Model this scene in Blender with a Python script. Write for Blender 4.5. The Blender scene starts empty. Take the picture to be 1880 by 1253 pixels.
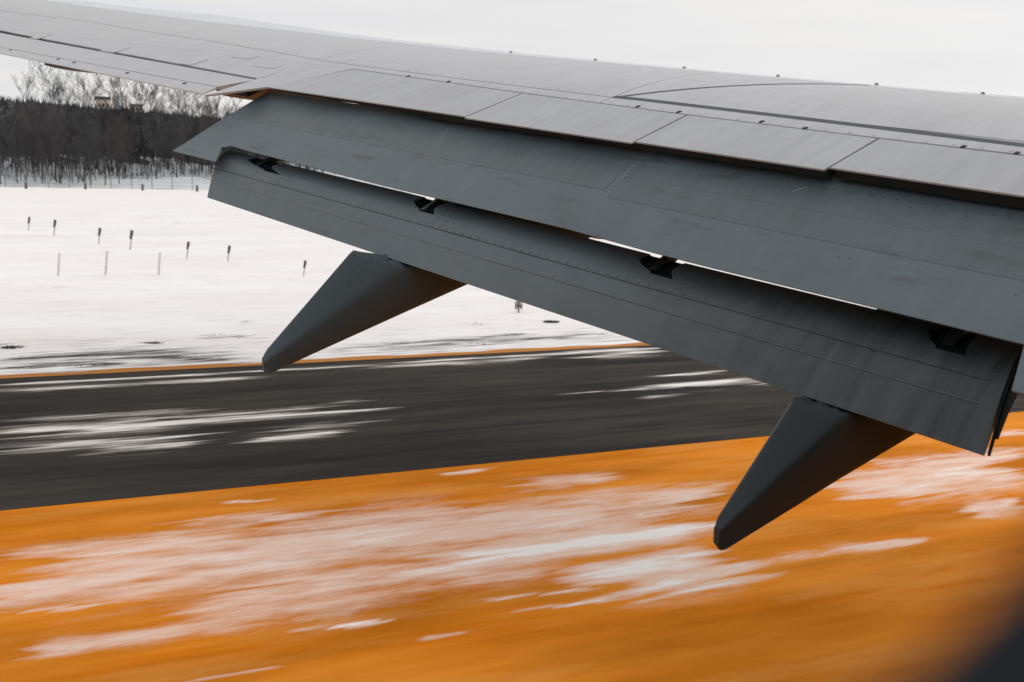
import bpy, bmesh, math, random
import numpy as np
from mathutils import Vector, Matrix
random.seed(7); rng = np.random.default_rng(7)
C = bpy.context.scene.collection
SC = bpy.context.scene

# ------------------------------------------------------------------ camera, light, exposure
W, H = 1880, 1253
FOC = 35 / 36 * W
EYE_H = 3.5
ROLL = math.atan(0.021)
PITCH = math.radians(9.159)
fw = np.array([0, math.cos(PITCH), -math.sin(PITCH)])
_u0 = np.array([0, math.sin(PITCH), math.cos(PITCH)]); _r0 = np.array([1., 0, 0])
rt = math.cos(ROLL) * _r0 + math.sin(ROLL) * _u0
up = -math.sin(ROLL) * _r0 + math.cos(ROLL) * _u0
EYE = np.array([0, 0, EYE_H])
cam_d = bpy.data.cameras.new('camera'); cam = bpy.data.objects.new('camera', cam_d); C.objects.link(cam)
cam_d.sensor_width = 36; cam_d.lens = 35; cam_d.clip_start = 0.01; cam_d.clip_end = 20000
cam.matrix_world = Matrix(((rt[0], up[0], -fw[0], 0), (rt[1], up[1], -fw[1], 0), (rt[2], up[2], -fw[2], EYE_H), (0, 0, 0, 1)))
cam_d.dof.use_dof = True; cam_d.dof.focus_distance = 8.0; cam_d.dof.aperture_fstop = 2.5
SC.camera = cam

SUN_EL, SUN_AZ = math.radians(32), math.radians(62)      # azimuth from +Y towards +X
world = bpy.data.worlds.new('World'); SC.world = world; world.use_nodes = True
wn = world.node_tree; wn.nodes.clear()
def N_(t, typ, **kw):
    n = t.nodes.new(typ)
    for k, v in kw.items(): setattr(n, k, v)
    return n
w_out = N_(wn, 'ShaderNodeOutputWorld'); w_bg = N_(wn, 'ShaderNodeBackground'); w_bg.inputs['Strength'].default_value = 0.1
sky = N_(wn, 'ShaderNodeTexSky', sky_type='NISHITA', sun_disc=False, sun_elevation=SUN_EL, sun_rotation=SUN_AZ, air_density=1.0, dust_density=3.0, ozone_density=1.0)
hs = N_(wn, 'ShaderNodeHueSaturation'); hs.inputs['Saturation'].default_value = 0.15; hs.inputs['Value'].default_value = 1.0
tc = N_(wn, 'ShaderNodeTexCoord'); mp = N_(wn, 'ShaderNodeMapping'); mp.inputs['Scale'].default_value = (1.2, 1.2, 9.0)
nz = N_(wn, 'ShaderNodeTexNoise'); nz.inputs['Scale'].default_value = 1.6; nz.inputs['Detail'].default_value = 5; nz.inputs['Roughness'].default_value = .5
cr = N_(wn, 'ShaderNodeValToRGB')
cr.color_ramp.elements[0].position = .35; cr.color_ramp.elements[0].color = (7.8, 7.85, 8.1, 1)
cr.color_ramp.elements[1].position = .68; cr.color_ramp.elements[1].color = (9.2, 8.95, 8.65, 1)
mx = N_(wn, 'ShaderNodeMixRGB'); mx.inputs['Fac'].default_value = 0.86
L = wn.links.new
L(tc.outputs['Generated'], mp.inputs['Vector']); L(mp.outputs['Vector'], nz.inputs['Vector']); L(nz.outputs['Fac'], cr.inputs['Fac'])
L(sky.outputs['Color'], hs.inputs['Color']); L(hs.outputs['Color'], mx.inputs['Color1']); L(cr.outputs['Color'], mx.inputs['Color2'])
L(mx.outputs['Color'], w_bg.inputs['Color']); L(w_bg.outputs['Background'], w_out.inputs['Surface'])

sun_d = bpy.data.lights.new('sun', 'SUN'); sun_d.energy = 1.3; sun_d.angle = math.radians(16); sun_d.color = (1, .95, .88)
sun = bpy.data.objects.new('sun', sun_d); C.objects.link(sun)
sv = Vector((math.sin(SUN_AZ) * math.cos(SUN_EL), math.cos(SUN_AZ) * math.cos(SUN_EL), math.sin(SUN_EL)))
sun.rotation_euler = sv.to_track_quat('Z', 'Y').to_euler()

vs = SC.view_settings
SC.display_settings.display_device = 'sRGB'
vs.view_transform = 'Standard'; vs.look = 'None'; vs.gamma = 1; vs.exposure = 0.06; vs.use_curve_mapping = False
SC.cycles.max_bounces = 6; SC.cycles.use_denoising = True

# ------------------------------------------------------------------ survey helpers
def ray(px, py): return fw + rt * ((px - W / 2) / FOC) - up * ((py - H / 2) / FOC)
AZ = math.radians(66.967)
R = np.array([math.sin(AZ), math.cos(AZ), 0]); N = np.array([-math.cos(AZ), math.sin(AZ), 0]); Z = np.array([0, 0, 1.])
def on_plane(px, P0, n):
    d = ray(*px); return EYE + d * (((P0 - EYE) @ n) / (d @ n))
def ground_ao(px, py, z=0):
    d = ray(px, py); p = EYE + d * ((z - EYE_H) / d[2]); return p @ R, p @ N

# ------------------------------------------------------------------ object helpers
def tag(o, label=None, cat=None, group=None, kind=None):
    for k, v in (('label', label), ('category', cat), ('group', group), ('kind', kind)):
        if v: o[k] = v
    return o
def mesh_obj(name, verts, faces, mat, parent=None, uvs=None, smooth=False, autosmooth=None, loc=None):
    me = bpy.data.meshes.new(name)
    v = np.asarray(verts, float)
    base = np.zeros(3)
    if parent is not None:
        base = np.array(parent_world(parent))
    if loc is not None: base = np.asarray(loc, float)
    me.from_pydata([tuple(x) for x in v - base], [], faces)
    bm = bmesh.new(); bm.from_mesh(me)
    if uvs is not None:
        ul = bm.loops.layers.uv.new('UVMap')
        bm.verts.ensure_lookup_table()
        for f in bm.faces:
            for lp in f.loops: lp[ul].uv = uvs[lp.vert.index]
    bmesh.ops.recalc_face_normals(bm, faces=bm.faces)
    if smooth:
        ang = math.radians(autosmooth or 40)
        for f in bm.faces: f.smooth = True
        for e in bm.edges:
            if len(e.link_faces) != 2 or e.calc_face_angle(0) > ang: e.smooth = False
    bm.to_mesh(me); bm.free()
    me.materials.append(mat)
    o = bpy.data.objects.new(name, me); C.objects.link(o)
    if parent is not None: o.parent = parent
    elif loc is not None: o.location = loc
    return o
def parent_world(o):
    p = Vector((0, 0, 0))
    while o is not None: p = p + o.location; o = o.parent
    return p
def empty(name, loc):
    o = bpy.data.objects.new(name, None); C.objects.link(o); o.location = loc; o.empty_display_size = .2; return o

# ------------------------------------------------------------------ materials
def new_mat(name, rough=.5, spec=.5):
    m = bpy.data.materials.new(name); m.use_nodes = True
    b = m.node_tree.nodes['Principled BSDF']; b.inputs['Roughness'].default_value = rough
    b.inputs['Specular IOR Level'].default_value = spec
    return m, m.node_tree, b
def plain(name, col, rough=.5, spec=.5, var=.12, scale=6):
    m, t, b = new_mat(name, rough, spec)
    tcn = N_(t, 'ShaderNodeTexCoord'); n = N_(t, 'ShaderNodeTexNoise'); n.inputs['Scale'].default_value = scale; n.inputs['Detail'].default_value = 4
    r = N_(t, 'ShaderNodeValToRGB')
    r.color_ramp.elements[0].position = .3; r.color_ramp.elements[1].position = .7
    r.color_ramp.elements[0].color = (*[c * (1 - var) for c in col], 1); r.color_ramp.elements[1].color = (*[c * (1 + var) for c in col], 1)
    t.links.new(tcn.outputs['Object'], n.inputs['Vector']); t.links.new(n.outputs['Fac'], r.inputs['Fac']); t.links.new(r.outputs['Color'], b.inputs['Base Color'])
    return m
def paint(name, col, rough=.42, spec=.5, streak=.10, blotch=.08, scuff=0.0, scuffcol=(.05, .055, .06), soot_shade=None):
    """aircraft paint on UV = (span metres, chord metres): soft blotches, chordwise streaks, scuffs"""
    m, t, b = new_mat(name, rough, spec); l = t.links.new
    uv = N_(t, 'ShaderNodeUVMap')
    def noise(sx, sy, scale, det=4, ro=.55):
        mpn = N_(t, 'ShaderNodeMapping'); mpn.inputs['Scale'].default_value = (sx, sy, 1)
        n = N_(t, 'ShaderNodeTexNoise'); n.inputs['Scale'].default_value = scale; n.inputs['Detail'].default_value = det; n.inputs['Roughness'].default_value = ro
        l(uv.outputs['UV'], mpn.inputs['Vector']); l(mpn.outputs['Vector'], n.inputs['Vector']); return n
    n1 = noise(1, 1, 1.3, 5); n2 = noise(9, .9, 1.4, 4, .6); n3 = noise(1.0, 3.2, 2.2, 6, .62); n4 = noise(1, 1, 60, 2)
    def mr(n, a, b_, c, d):
        q = N_(t, 'ShaderNodeMapRange'); q.inputs['From Min'].default_value = a; q.inputs['From Max'].default_value = b_
        q.inputs['To Min'].default_value = c; q.inputs['To Max'].default_value = d; l(n.outputs['Fac'], q.inputs['Value']); return q.outputs['Result']
    def mul(a, b_):
        q = N_(t, 'ShaderNodeMath', operation='MULTIPLY'); l(a, q.inputs[0]); l(b_, q.inputs[1]); return q.outputs[0]
    f = mul(mul(mr(n1, .3, .7, 1 - blotch, 1 + blotch), mr(n2, .3, .7, 1 - streak, 1 + streak)), mr(n4, .3, .7, .995, 1.005))
    base = N_(t, 'ShaderNodeMixRGB', blend_type='MULTIPLY'); base.inputs['Fac'].default_value = 1; base.inputs['Color1'].default_value = (*col, 1)
    comb = N_(t, 'ShaderNodeCombineColor'); [l(f, comb.inputs[i]) for i in range(3)]; l(comb.outputs[0], base.inputs['Color2'])
    out = base.outputs['Color']
    if scuff > 0:
        sm = N_(t, 'ShaderNodeMixRGB'); sm.inputs['Color2'].default_value = (*scuffcol, 1); l(out, sm.inputs['Color1']); l(mr(n3, .54, .70, 0, scuff), sm.inputs['Fac']); out = sm.outputs['Color']
    if soot_shade:      # exhaust grime with the fuselage's shade painted in: (span where it ends, span where it is full, strength)
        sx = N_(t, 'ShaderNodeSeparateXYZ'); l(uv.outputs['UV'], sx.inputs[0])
        q = N_(t, 'ShaderNodeMapRange', interpolation_type='SMOOTHSTEP'); q.inputs['From Min'].default_value = soot_shade[0]; q.inputs['From Max'].default_value = soot_shade[1]; q.inputs['To Max'].default_value = soot_shade[2]
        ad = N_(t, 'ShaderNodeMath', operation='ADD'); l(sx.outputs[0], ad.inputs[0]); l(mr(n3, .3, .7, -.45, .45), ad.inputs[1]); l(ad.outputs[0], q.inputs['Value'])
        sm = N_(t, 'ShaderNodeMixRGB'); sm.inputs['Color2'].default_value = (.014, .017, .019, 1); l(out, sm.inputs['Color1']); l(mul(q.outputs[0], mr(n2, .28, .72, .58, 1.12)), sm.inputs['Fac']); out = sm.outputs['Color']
    l(out, b.inputs['Base Color'])
    l(mr(n1, .3, .7, rough * .85, rough * 1.2), b.inputs['Roughness'])
    return m
M = {}
M['skin'] = paint('wing_grey_paint', (.42, .428, .448), rough=.32, streak=.09, blotch=.11, scuff=.16, scuffcol=(.2, .205, .21))
M['slat'] = paint('leading_edge_metal', (.52, .55, .59), rough=.26, streak=.03, blotch=.04)
M['spoiler'] = paint('spoiler_grey_paint', (.355, .366, .384), rough=.30, streak=.10, blotch=.10, scuff=.16, scuffcol=(.18, .185, .19))
M['flap'] = paint('flap_blue_grey_paint', (.106, .143, .164), rough=.46, streak=.07, blotch=.17, scuff=.85, scuffcol=(.07, .08, .088))
M['flap2'] = paint('aft_flap_blue_grey_paint', (.104, .138, .159), rough=.5, streak=.06, blotch=.10, scuff=.25, scuffcol=(.06, .07, .076), soot_shade=(2.0, -1.2, .93))
M['doubler'] = paint('flap_doubler_paint', (.094, .124, .138), rough=.46, streak=.10, blotch=.14, scuff=.6, scuffcol=(.06, .07, .076))
M['fairing'] = paint('fairing_paint', (.041, .062, .074), rough=.5, spec=.3, streak=.04, blotch=.06)
M['fairing2'] = paint('shaded_fairing_paint', (.016, .025, .030), rough=.5, spec=.3, streak=.05, blotch=.08)  # darker copy of the fairing paint, fuselage shade put into the colour
M['pale_fairing'] = plain('pale_fairing_paint', (.20, .19, .18), .5)
M['dark'] = plain('cavity_black', (.014, .019, .019), .7, .2)  # near-black, with the shade of the wing cavities in the colour
M['seal'] = plain('dark_seal_rubber', (.012, .018, .020), .7, .3)
M['mark'] = plain('walkway_marking_paint', (.065, .08, .085), .6, .3)
M['rivet'] = plain('rivet_dirt', (.05, .056, .06), .5)
M['rivet_pale'] = plain('rivet_heads', (.22, .225, .235), .5)
M['seam2'] = plain('filled_seam', (.085, .095, .10), .5)
M['scratch'] = plain('worn_to_primer', (.24, .26, .26), .5)
M['matt'] = plain('matt_shade_black', (.012, .017, .02), .95, 0)  # black for surfaces that stand in for shade
M['seam3'] = plain('fairing_joint', (.055, .075, .085), .5)
M['vg'] = plain('pale_fitting', (.40, .38, .35), .4)
M['metal'] = plain('bare_fitting_metal', (.16, .17, .17), .4)
M['fuselage'] = plain('fuselage_paint', (.045, .05, .06), .5, .3)
M['bezel'] = plain('window_bezel_plastic', (.012, .016, .024), .6, .2)

# ------------------------------------------------------------------ ground (runway frame: a along the runway, o outboard)
GROT = math.pi / 2 - AZ
def ground_obj(name, verts, faces, mat, attrs=None, kind='structure', smooth=False):
    me = bpy.data.meshes.new(name); me.from_pydata(verts, [], faces); me.materials.append(mat)
    if smooth: me.polygons.foreach_set('use_smooth', [True] * len(me.polygons))
    for k, arr in (attrs or {}).items():
        at = me.attributes.new(k, 'FLOAT', 'POINT'); at.data.foreach_set('value', np.asarray(arr, dtype=np.float32))
    o = bpy.data.objects.new(name, me); C.objects.link(o); o.rotation_euler = (0, 0, GROT)
    if kind: o['kind'] = kind
    return o
def grid_faces(na, no): return [(i * no + j, (i + 1) * no + j, (i + 1) * no + j + 1, i * no + j + 1) for i in range(na - 1) for j in range(no - 1)]
def ao_grid(aa, oo): A_, O_ = np.meshgrid(aa, oo, indexing='ij'); return A_.ravel(), O_.ravel()

def strokes_field(A_, O_, strokes):
    """coverage of snow lying in long wind-blown drifts: each drift runs between two points with a soft half-width"""
    f = np.zeros_like(A_); rr = np.random.default_rng(3); A_ = A_ + np.interp(O_, np.arange(0, 80, .05), rr.normal(0, .22, 1600)) + np.interp(O_, np.arange(0, 80, .17), rr.normal(0, .28, 471))
    for (x0, y0, x1, y1, wpx, inten) in strokes:
        a0, o0 = ground_ao(x0, y0); a1, o1 = ground_ao(x1, y1)
        xm, ym = (x0 + x1) / 2, (y0 + y1) / 2
        _, ou = ground_ao(xm, ym - wpx); _, od = ground_ao(xm, ym + wpx)
        w = max(abs(ou - od) / 2, .01)
        if a1 < a0: a0, o0, a1, o1 = a1, o1, a0, o0
        ln = max(a1 - a0, .05); tt = np.clip((A_ - a0) / ln, 0, 1)
        oc = o0 + (o1 - o0) * tt
        soft = np.minimum(.9, .4 * ln)
        end = np.clip(.35 - np.maximum(a0 - A_, A_ - a1) / soft, 0, 1)
        end = end * end * (3 - 2 * end)
        g = (inten + (.03 if np.max(O_) < 12 else 0)) * np.exp(-((O_ - oc) / w) ** 2 * .9) * end
        f = np.maximum(f, g)
    return f

def ground_material(name, kind, verge=False):
    m, t, b = new_mat(name, .9, .03); l = t.links.new
    tcn = N_(t, 'ShaderNodeTexCoord')
    def noise(sx, sy, scale=1, det=5, ro=.55, off=0):
        mpn = N_(t, 'ShaderNodeMapping'); mpn.inputs['Scale'].default_value = (sx, sy, 1); mpn.inputs['Location'].default_value = (off, off * 1.7, off)
        n = N_(t, 'ShaderNodeTexNoise'); n.inputs['Scale'].default_value = scale; n.inputs['Detail'].default_value = det; n.inputs['Roughness'].default_value = ro
        l(tcn.outputs['Object'], mpn.inputs['Vector']); l(mpn.outputs['Vector'], n.inputs['Vector']); return n.outputs['Fac']
    def mr(v, a, b_, c, d):
        q = N_(t, 'ShaderNodeMapRange'); q.inputs['From Min'].default_value = a; q.inputs['From Max'].default_value = b_
        q.inputs['To Min'].default_value = c; q.inputs['To Max'].default_value = d; l(v, q.inputs['Value']); return q.outputs['Result']
    def math_(op, a, b_):
        q = N_(t, 'ShaderNodeMath', operation=op)
        for i, v in enumerate((a, b_)):
            if isinstance(v, (int, float)): q.inputs[i].default_value = v
            else: l(v, q.inputs[i])
        return q.outputs[0]
    def mix(fac, c1, c2, bt='MIX'):
        q = N_(t, 'ShaderNodeMixRGB', blend_type=bt)
        for i, v in (('Fac', fac), ('Color1', c1), ('Color2', c2)):
            if isinstance(v, tuple): q.inputs[i].default_value = (*v, 1)
            elif isinstance(v, (int, float)): q.inputs[i].default_value = v
            else: l(v, q.inputs[i])
        return q.outputs['Color']
    if kind == 'grass':
        streak = noise(.35, 9, 1, 6, .6); broad = noise(.25, 1.6, 1, 4, .5, 3)
        col = mix(mr(streak, .3, .7, 0, 1), (.66, .175, .003), (.82, .25, .012))
        col = mix(mr(broad, .35, .68, 0, .75), col, (.90, .34, .045))
        col = mix(mr(noise(.30, 1.3, 1, 5, .6, 41), .40, .66, 0, .75), col, (.46, .135, .004))
        col = mix(mr(noise(.35, 1.8, 1, 5, .6, 57), .50, .72, 0, .6), col, (.80, .36, .09))
        if verge: col = mix(.75, col, (.42, .20, .07))
        at = N_(t, 'ShaderNodeAttribute', attribute_name='snow').outputs['Fac']
        n1 = noise(1.05, 5.0, 1, 7, .64, 7)
        cov = math_('ADD', at, mr(n1, .28, .72, -.42, .42))
        gate = mr(at, .03, .30, 0, 1)
        thin = math_('MULTIPLY', mr(cov, .10, .72, 0, .9), gate); thick = math_('MULTIPLY', mr(cov, .82, 1.15, 0, 1), gate)
        col = mix(thin, col, mix(mr(noise(1.2, 14, 1, 5, .6, 11), .3, .7, 0, 1), (.88, .62, .50), (.93, .74, .66)))
        col = mix(thick, col, (.97, .93, .915))
    elif kind == 'asphalt':
        streak = noise(.22, 7, 1, 6, .6); broad = noise(.12, .8, 1, 4, .5, 3)
        col = mix(mr(streak, .3, .7, 0, 1), (.016, .016, .015), (.064, .058, .053))
        col = mix(mr(broad, .35, .7, 0, .6), col, (.030, .031, .030))
        col = mix(mr(noise(.28, 1.9, 1, 5, .6, 9), .36, .66, 0, .8), col, (.076, .064, .054))
        col = mix(mr(noise(.2, 1.1, 1, 4, .55, 21), .48, .72, 0, .7), col, (.016, .017, .016))
        at = N_(t, 'ShaderNodeAttribute', attribute_name='snow').outputs['Fac']
        n1 = noise(.75, 9, 1, 7, .66, 7)
        cov = math_('ADD', at, mr(n1, .25, .75, -.6, .6))
        at_gate = mr(at, .05, .2, 0, 1)
        col = mix(math_('MULTIPLY', mr(cov, .18, .70, 0, .65), at_gate), col, (.50, .45, .42))
        col = mix(math_('MULTIPLY', mr(cov, .62, 1.0, 0, 1), at_gate), col, (.88, .84, .82))
    elif kind == 'snow':
        at = N_(t, 'ShaderNodeAttribute', attribute_name='grass').outputs['Fac']
        n1 = noise(1.0, 5, 1, 6, .6); n2 = noise(.10, .35, 1, 5, .55, 5)
        col = mix(mr(n2, .35, .7, 0, 1), (.90, .885, .89), (.83, .785, .775))
        col = mix(mr(noise(.6, 3.4, 1, 6, .65, 31), .50, .75, 0, .35), col, (.66, .62, .61))
        col = mix(mr(noise(.9, 2.6, 1, 6, .62, 63), .54, .70, 0, .42), col, (.62, .60, .63))
        n1 = noise(.7, 8, 1, 7, .66, 2)
        cov = math_('ADD', at, mr(n1, .28, .72, -.75, .6))
        col = mix(mr(cov, .30, .75, 0, .55), col, (.42, .39, .37))
        col = mix(mr(cov, .62, 1.0, 0, .95), col, (.09, .088, .085))
    l(col, b.inputs['Base Color']); return m

M['grass'] = ground_material('dry_orange_grass', 'grass')
M['verge'] = ground_material('dull_dry_verge', 'grass', True)
M['asphalt'] = ground_material('worn_asphalt', 'asphalt')
M['snow'] = ground_material('snow_cover', 'snow')

O_NEAR, O_FAR, O_VERGE = 11.2, 18.62, 18.98
# the broad ground under everything, down to the horizon
ground_obj('ground', [(-9000, -9000, -.06), (9000, -9000, -.06), (9000, 9000, -.06), (-9000, 9000, -.06)], [(0, 1, 2, 3)], M['snow'])
# near dry grass with thin snow drifts
aa = np.concatenate([[-300, -60, -20], np.arange(-6, 24, .12), [40, 90, 300]]); oo = np.concatenate([[-80, -20, 0], np.arange(2.5, O_NEAR - .02, .045), [O_NEAR]])
A_, O_ = ao_grid(aa, oo)
GS = [  # drifts on the grass: two ends, half width, thickness of the snow
    (0, 1040, 420, 985, 26, .62), (60, 1075, 700, 985, 45, .66), (250, 1050, 900, 950, 55, .70), (520, 1010, 1250, 925, 40, .74), (700, 985, 1330, 905, 30, .66),
    (330, 1120, 760, 1050, 48, .60), (560, 1120, 700, 1095, 26, .58), (640, 1075, 1060, 1010, 34, .62), (0, 1100, 260, 1075, 20, .52), (80, 1195, 240, 1170, 16, .58), (200, 1180, 420, 1140, 16, .55),
    (0, 1130, 120, 1120, 8, .8), (760, 1040, 1300, 968, 19, 1.2), (900, 1015, 1230, 975, 12, 1.15), (1060, 1060, 1340, 1012, 18, 1.15), (1070, 1078, 1345, 1040, 36, .95), (1120, 1085, 1290, 1068, 9, 1.1), (1140, 1106, 1290, 1078, 6, 1.0),
    (985, 1122, 1090, 1104, 5, 1.0), (900, 1102, 1010, 1092, 5, .85), (760, 1065, 1040, 1040, 16, .62), (690, 1060, 860, 1038, 8, .9),
    (525, 1166, 605, 1155, 6, 1.05), (120, 1195, 235, 1180, 8, .75), (745, 1177, 850, 1162, 4, .8), (880, 1010, 1250, 955, 26, .70), (480, 918, 530, 912, 3, .9), (820, 870, 905, 862, 3, .85),
    (300, 965, 520, 945, 8, .5), (90, 1012, 230, 998, 8, .5), (480, 955, 620, 940, 8, .55), (920, 895, 1130, 876, 13, .5), (1060, 925, 1330, 898, 16, .58),
    (1560, 900, 1880, 850, 34, .72), (1580, 915, 1790, 890, 20, .66), (1640, 865, 1880, 832, 20, .62), (1790, 940, 1880, 918, 16, .75), (1560, 860, 1640, 850, 12, .5), (1810, 800, 1880, 793, 6, .6),
    (1440, 1022, 1620, 1000, 11, .58), (1350, 1040, 1480, 1022, 7, .5), (1560, 1010, 1660, 998, 6, .62), (330, 1253, 560, 1216, 2.5, .5)]
snow = strokes_field(A_, O_, GS)
ground_obj('grass_field', np.stack([A_, O_, np.zeros_like(A_)], 1).tolist(), grid_faces(len(aa), len(oo)), M['grass'], {'snow': snow})
# asphalt strip
aa = np.concatenate([[-300, -60, -20], np.arange(-8, 26, .14), [40, 90, 300]]); oo = np.concatenate([np.arange(O_NEAR, O_FAR - .02, .05), [O_FAR]])
A_, O_ = ao_grid(aa, oo)
AS = [(0, 708, 420, 686, 2, 1.05), (420, 685, 720, 669, 1.6, 1.0), (720, 667, 1210, 640, 1.6, 1.1), (0, 719, 480, 693, 3.5, .85), (300, 705, 500, 690, 3, .8), (640, 676, 900, 664, 3, .75), (850, 668, 1000, 657, 4, .75), (1080, 656, 1215, 645, 6, .9), (1000, 650, 1200, 640, 3, .9),
      (0, 776, 360, 752, 4, .75), (0, 800, 330, 776, 12, 1.0), (60, 795, 640, 755, 6, .98), (0, 826, 380, 800, 8, .85), (180, 825, 400, 812, 9, .8), (230, 775, 330, 765, 8, .8), (300, 768, 640, 746, 4, .62), (500, 790, 690, 775, 6, .62), (470, 808, 660, 792, 7, .95), (560, 745, 640, 738, 3, .7),
      (1200, 712, 1420, 695, 5, 1.1), (1220, 690, 1340, 682, 3, .9), (1200, 728, 1290, 722, 3, .75), (1090, 722, 1180, 715, 2.5, .8), (1370, 708, 1470, 700, 4, .7), (480, 878, 540, 872, 3, .35)]
snow = strokes_field(A_, O_, AS)
ground_obj('taxiway', np.stack([A_, O_, np.full_like(A_, .004)], 1).tolist(), grid_faces(len(aa), len(oo)), M['asphalt'], {'snow': snow})
# narrow orange verge beyond the asphalt
aa = np.concatenate([[-300, -60, -20], np.arange(-8, 30, .3), [60, 300]]); oo = np.linspace(O_FAR, O_VERGE, 5)
A_, O_ = ao_grid(aa, oo)
O_ = O_ + np.where(O_ > O_VERGE - .01, .05 * np.sin(A_ * 1.7) + .04 * np.sin(A_ * 4.1), 0)
ground_obj('grass_verge', np.stack([A_, O_, np.full_like(A_, .0)], 1).tolist(), grid_faces(len(aa), len(oo)), M['verge'], {'snow': np.zeros_like(A_)})
# snow field, gently uneven, with dead grass poking through
aa = np.concatenate([[-900, -400, -150, -70], np.arange(-45, 60, .4), [90, 160, 300, 900]])
oo = np.concatenate([np.arange(O_VERGE - .1, 30, .12), np.arange(30, 70, .5), np.arange(70, 240, 4)])
A_, O_ = ao_grid(aa, oo)
ph = rng.uniform(0, 6.28, 12)
zz = sum(.012 * np.sin(A_ * k1 + O_ * k2 + p) for k1, k2, p in zip(rng.uniform(.1, .9, 12), rng.uniform(.2, 2.2, 12), ph))
zz = zz * np.clip((O_ - 19) / 4, 0, 1) - .002
def bump(px, py, la, lo, hh):
    a, o = ground_ao(px, py); return hh * np.exp(-((A_ - a) / la) ** 2 - ((O_ - o) / lo) ** 2)
zz = zz + bump(180, 398, 1.3, 2.5, .28) + bump(400, 400, 4, 2.5, .22) + bump(330, 402, 2, 2, .14) + bump(440, 396, 2, 2, .2)
TS = [(0, 660, 150, 652, 3, .9), (100, 655, 330, 644, 2.5, .95), (210, 645, 330, 648, 2, .85), (300, 645, 415, 657, 2, 1.0), (230, 656, 400, 662, 2.5, .85), (120, 650, 300, 648, 7, .55), (0, 677, 60, 675, 3, 1.0), (130, 672, 210, 668, 4, .95), (0, 664, 200, 656, 12, .45), (180, 655, 420, 655, 14, .5),
      (270, 630, 292, 629, 3, 1.0), (10, 638, 30, 635, 4, .9), (375, 617, 410, 614, 3, .85), (430, 618, 460, 616, 4, .8), (150, 632, 200, 622, 3, .55), (60, 529, 90, 527, 3, .75), (90, 528, 200, 527, 2, .35), (490, 545, 560, 522, 2, .4), (445, 592, 460, 590, 2, .6),
      (640, 640, 1100, 615, 7, .42), (700, 632, 860, 622, 3, .7), (880, 620, 960, 612, 3, .75), (870, 597, 890, 594, 3, .7), (1090, 612, 1130, 618, 3, .75), (980, 625, 1050, 618, 3, .7), (845, 628, 900, 632, 3, .7), (500, 632, 640, 650, 4, .35), (320, 408, 335, 410, 2, .6), (165, 397, 190, 392, 2, .7), (255, 402, 300, 396, 3, .35), (370, 400, 400, 396, 3, .4)]
gr = strokes_field(A_, O_, TS)
gr = gr + .42 * np.clip(1 - (O_ - 19) / 8, 0, 1) ** 1.2 + .06
ground_obj('snow_field', np.stack([A_, O_, zz], 1).tolist(), grid_faces(len(aa), len(oo)), M['snow'], {'grass': gr}, smooth=True)

# rising snowy ground under the wood and the wooded hillside behind it
def hill_z(a, o):
    z = np.where(o < 238, 0, (np.minimum(o, 300) - 238) * .125)
    return z + np.clip((o - 300) / 135, 0, 1) * np.clip(20.8 - a * .05, 8, 34)
aa = np.concatenate([[-900, -400, -200], np.arange(-100, 160, 2.5), [300, 600, 1200]]); oo = np.concatenate([[236], np.arange(238, 300, 5), np.arange(300, 440, 8), [520, 700]])
A_, O_ = ao_grid(aa, oo)
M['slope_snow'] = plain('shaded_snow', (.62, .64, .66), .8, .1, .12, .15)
M['hill_wood'] = plain('bare_woodland_floor', (.078, .076, .080), .9, .05, .4, .12)
zs = hill_z(A_, O_) + .25 * np.sin(A_ * .31 + O_ * .2) * np.clip((O_ - 240) / 20, 0, 1)
sel = O_ <= 300.1
n1 = int((oo <= 300.1).sum())
ia = [i for i in range(len(O_)) if sel[i]]
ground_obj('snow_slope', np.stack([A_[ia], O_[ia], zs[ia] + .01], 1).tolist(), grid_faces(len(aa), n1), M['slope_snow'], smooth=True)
ib = [i for i in range(len(O_)) if O_[i] >= 299.9]
_w = np.where(np.abs(O_ - 300) < .2, -9 + 7 * np.sin(A_ * .37) + 5 * np.sin(A_ * 1.13 + 1), 0.); O_ = O_ + _w; zs = np.where(_w != 0, hill_z(A_, O_) + .12, zs)
ground_obj('wooded_hillside', np.stack([A_[ib], O_[ib], zs[ib]], 1).tolist(), grid_faces(len(aa), len(oo) - n1 + 1), M['hill_wood'], smooth=True)
# far blue-grey hill at the left
aa = np.linspace(-1500, 500, 80); oo = np.linspace(1900, 2700, 10); A_, O_ = ao_grid(aa, oo)
zz = 200 * np.exp(-((A_ + 240) / 170) ** 2) * np.sin(np.clip((O_ - 1900) / 800, 0, 1) * math.pi) + 8 * np.sin(A_ * .02)
M['far_hill'] = plain('hazy_snowy_woodland', (.30, .34, .38), .9, .05, .15, .01)  # snow-and-forest tone with the blue of distance haze put in
ground_obj('far_hill', np.stack([A_, O_, zz], 1).tolist(), grid_faces(80, 10), M['far_hill'], smooth=True)

def ao_world(a, o, z=0): p = R * a + N * o; return (p[0], p[1], z)

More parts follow.
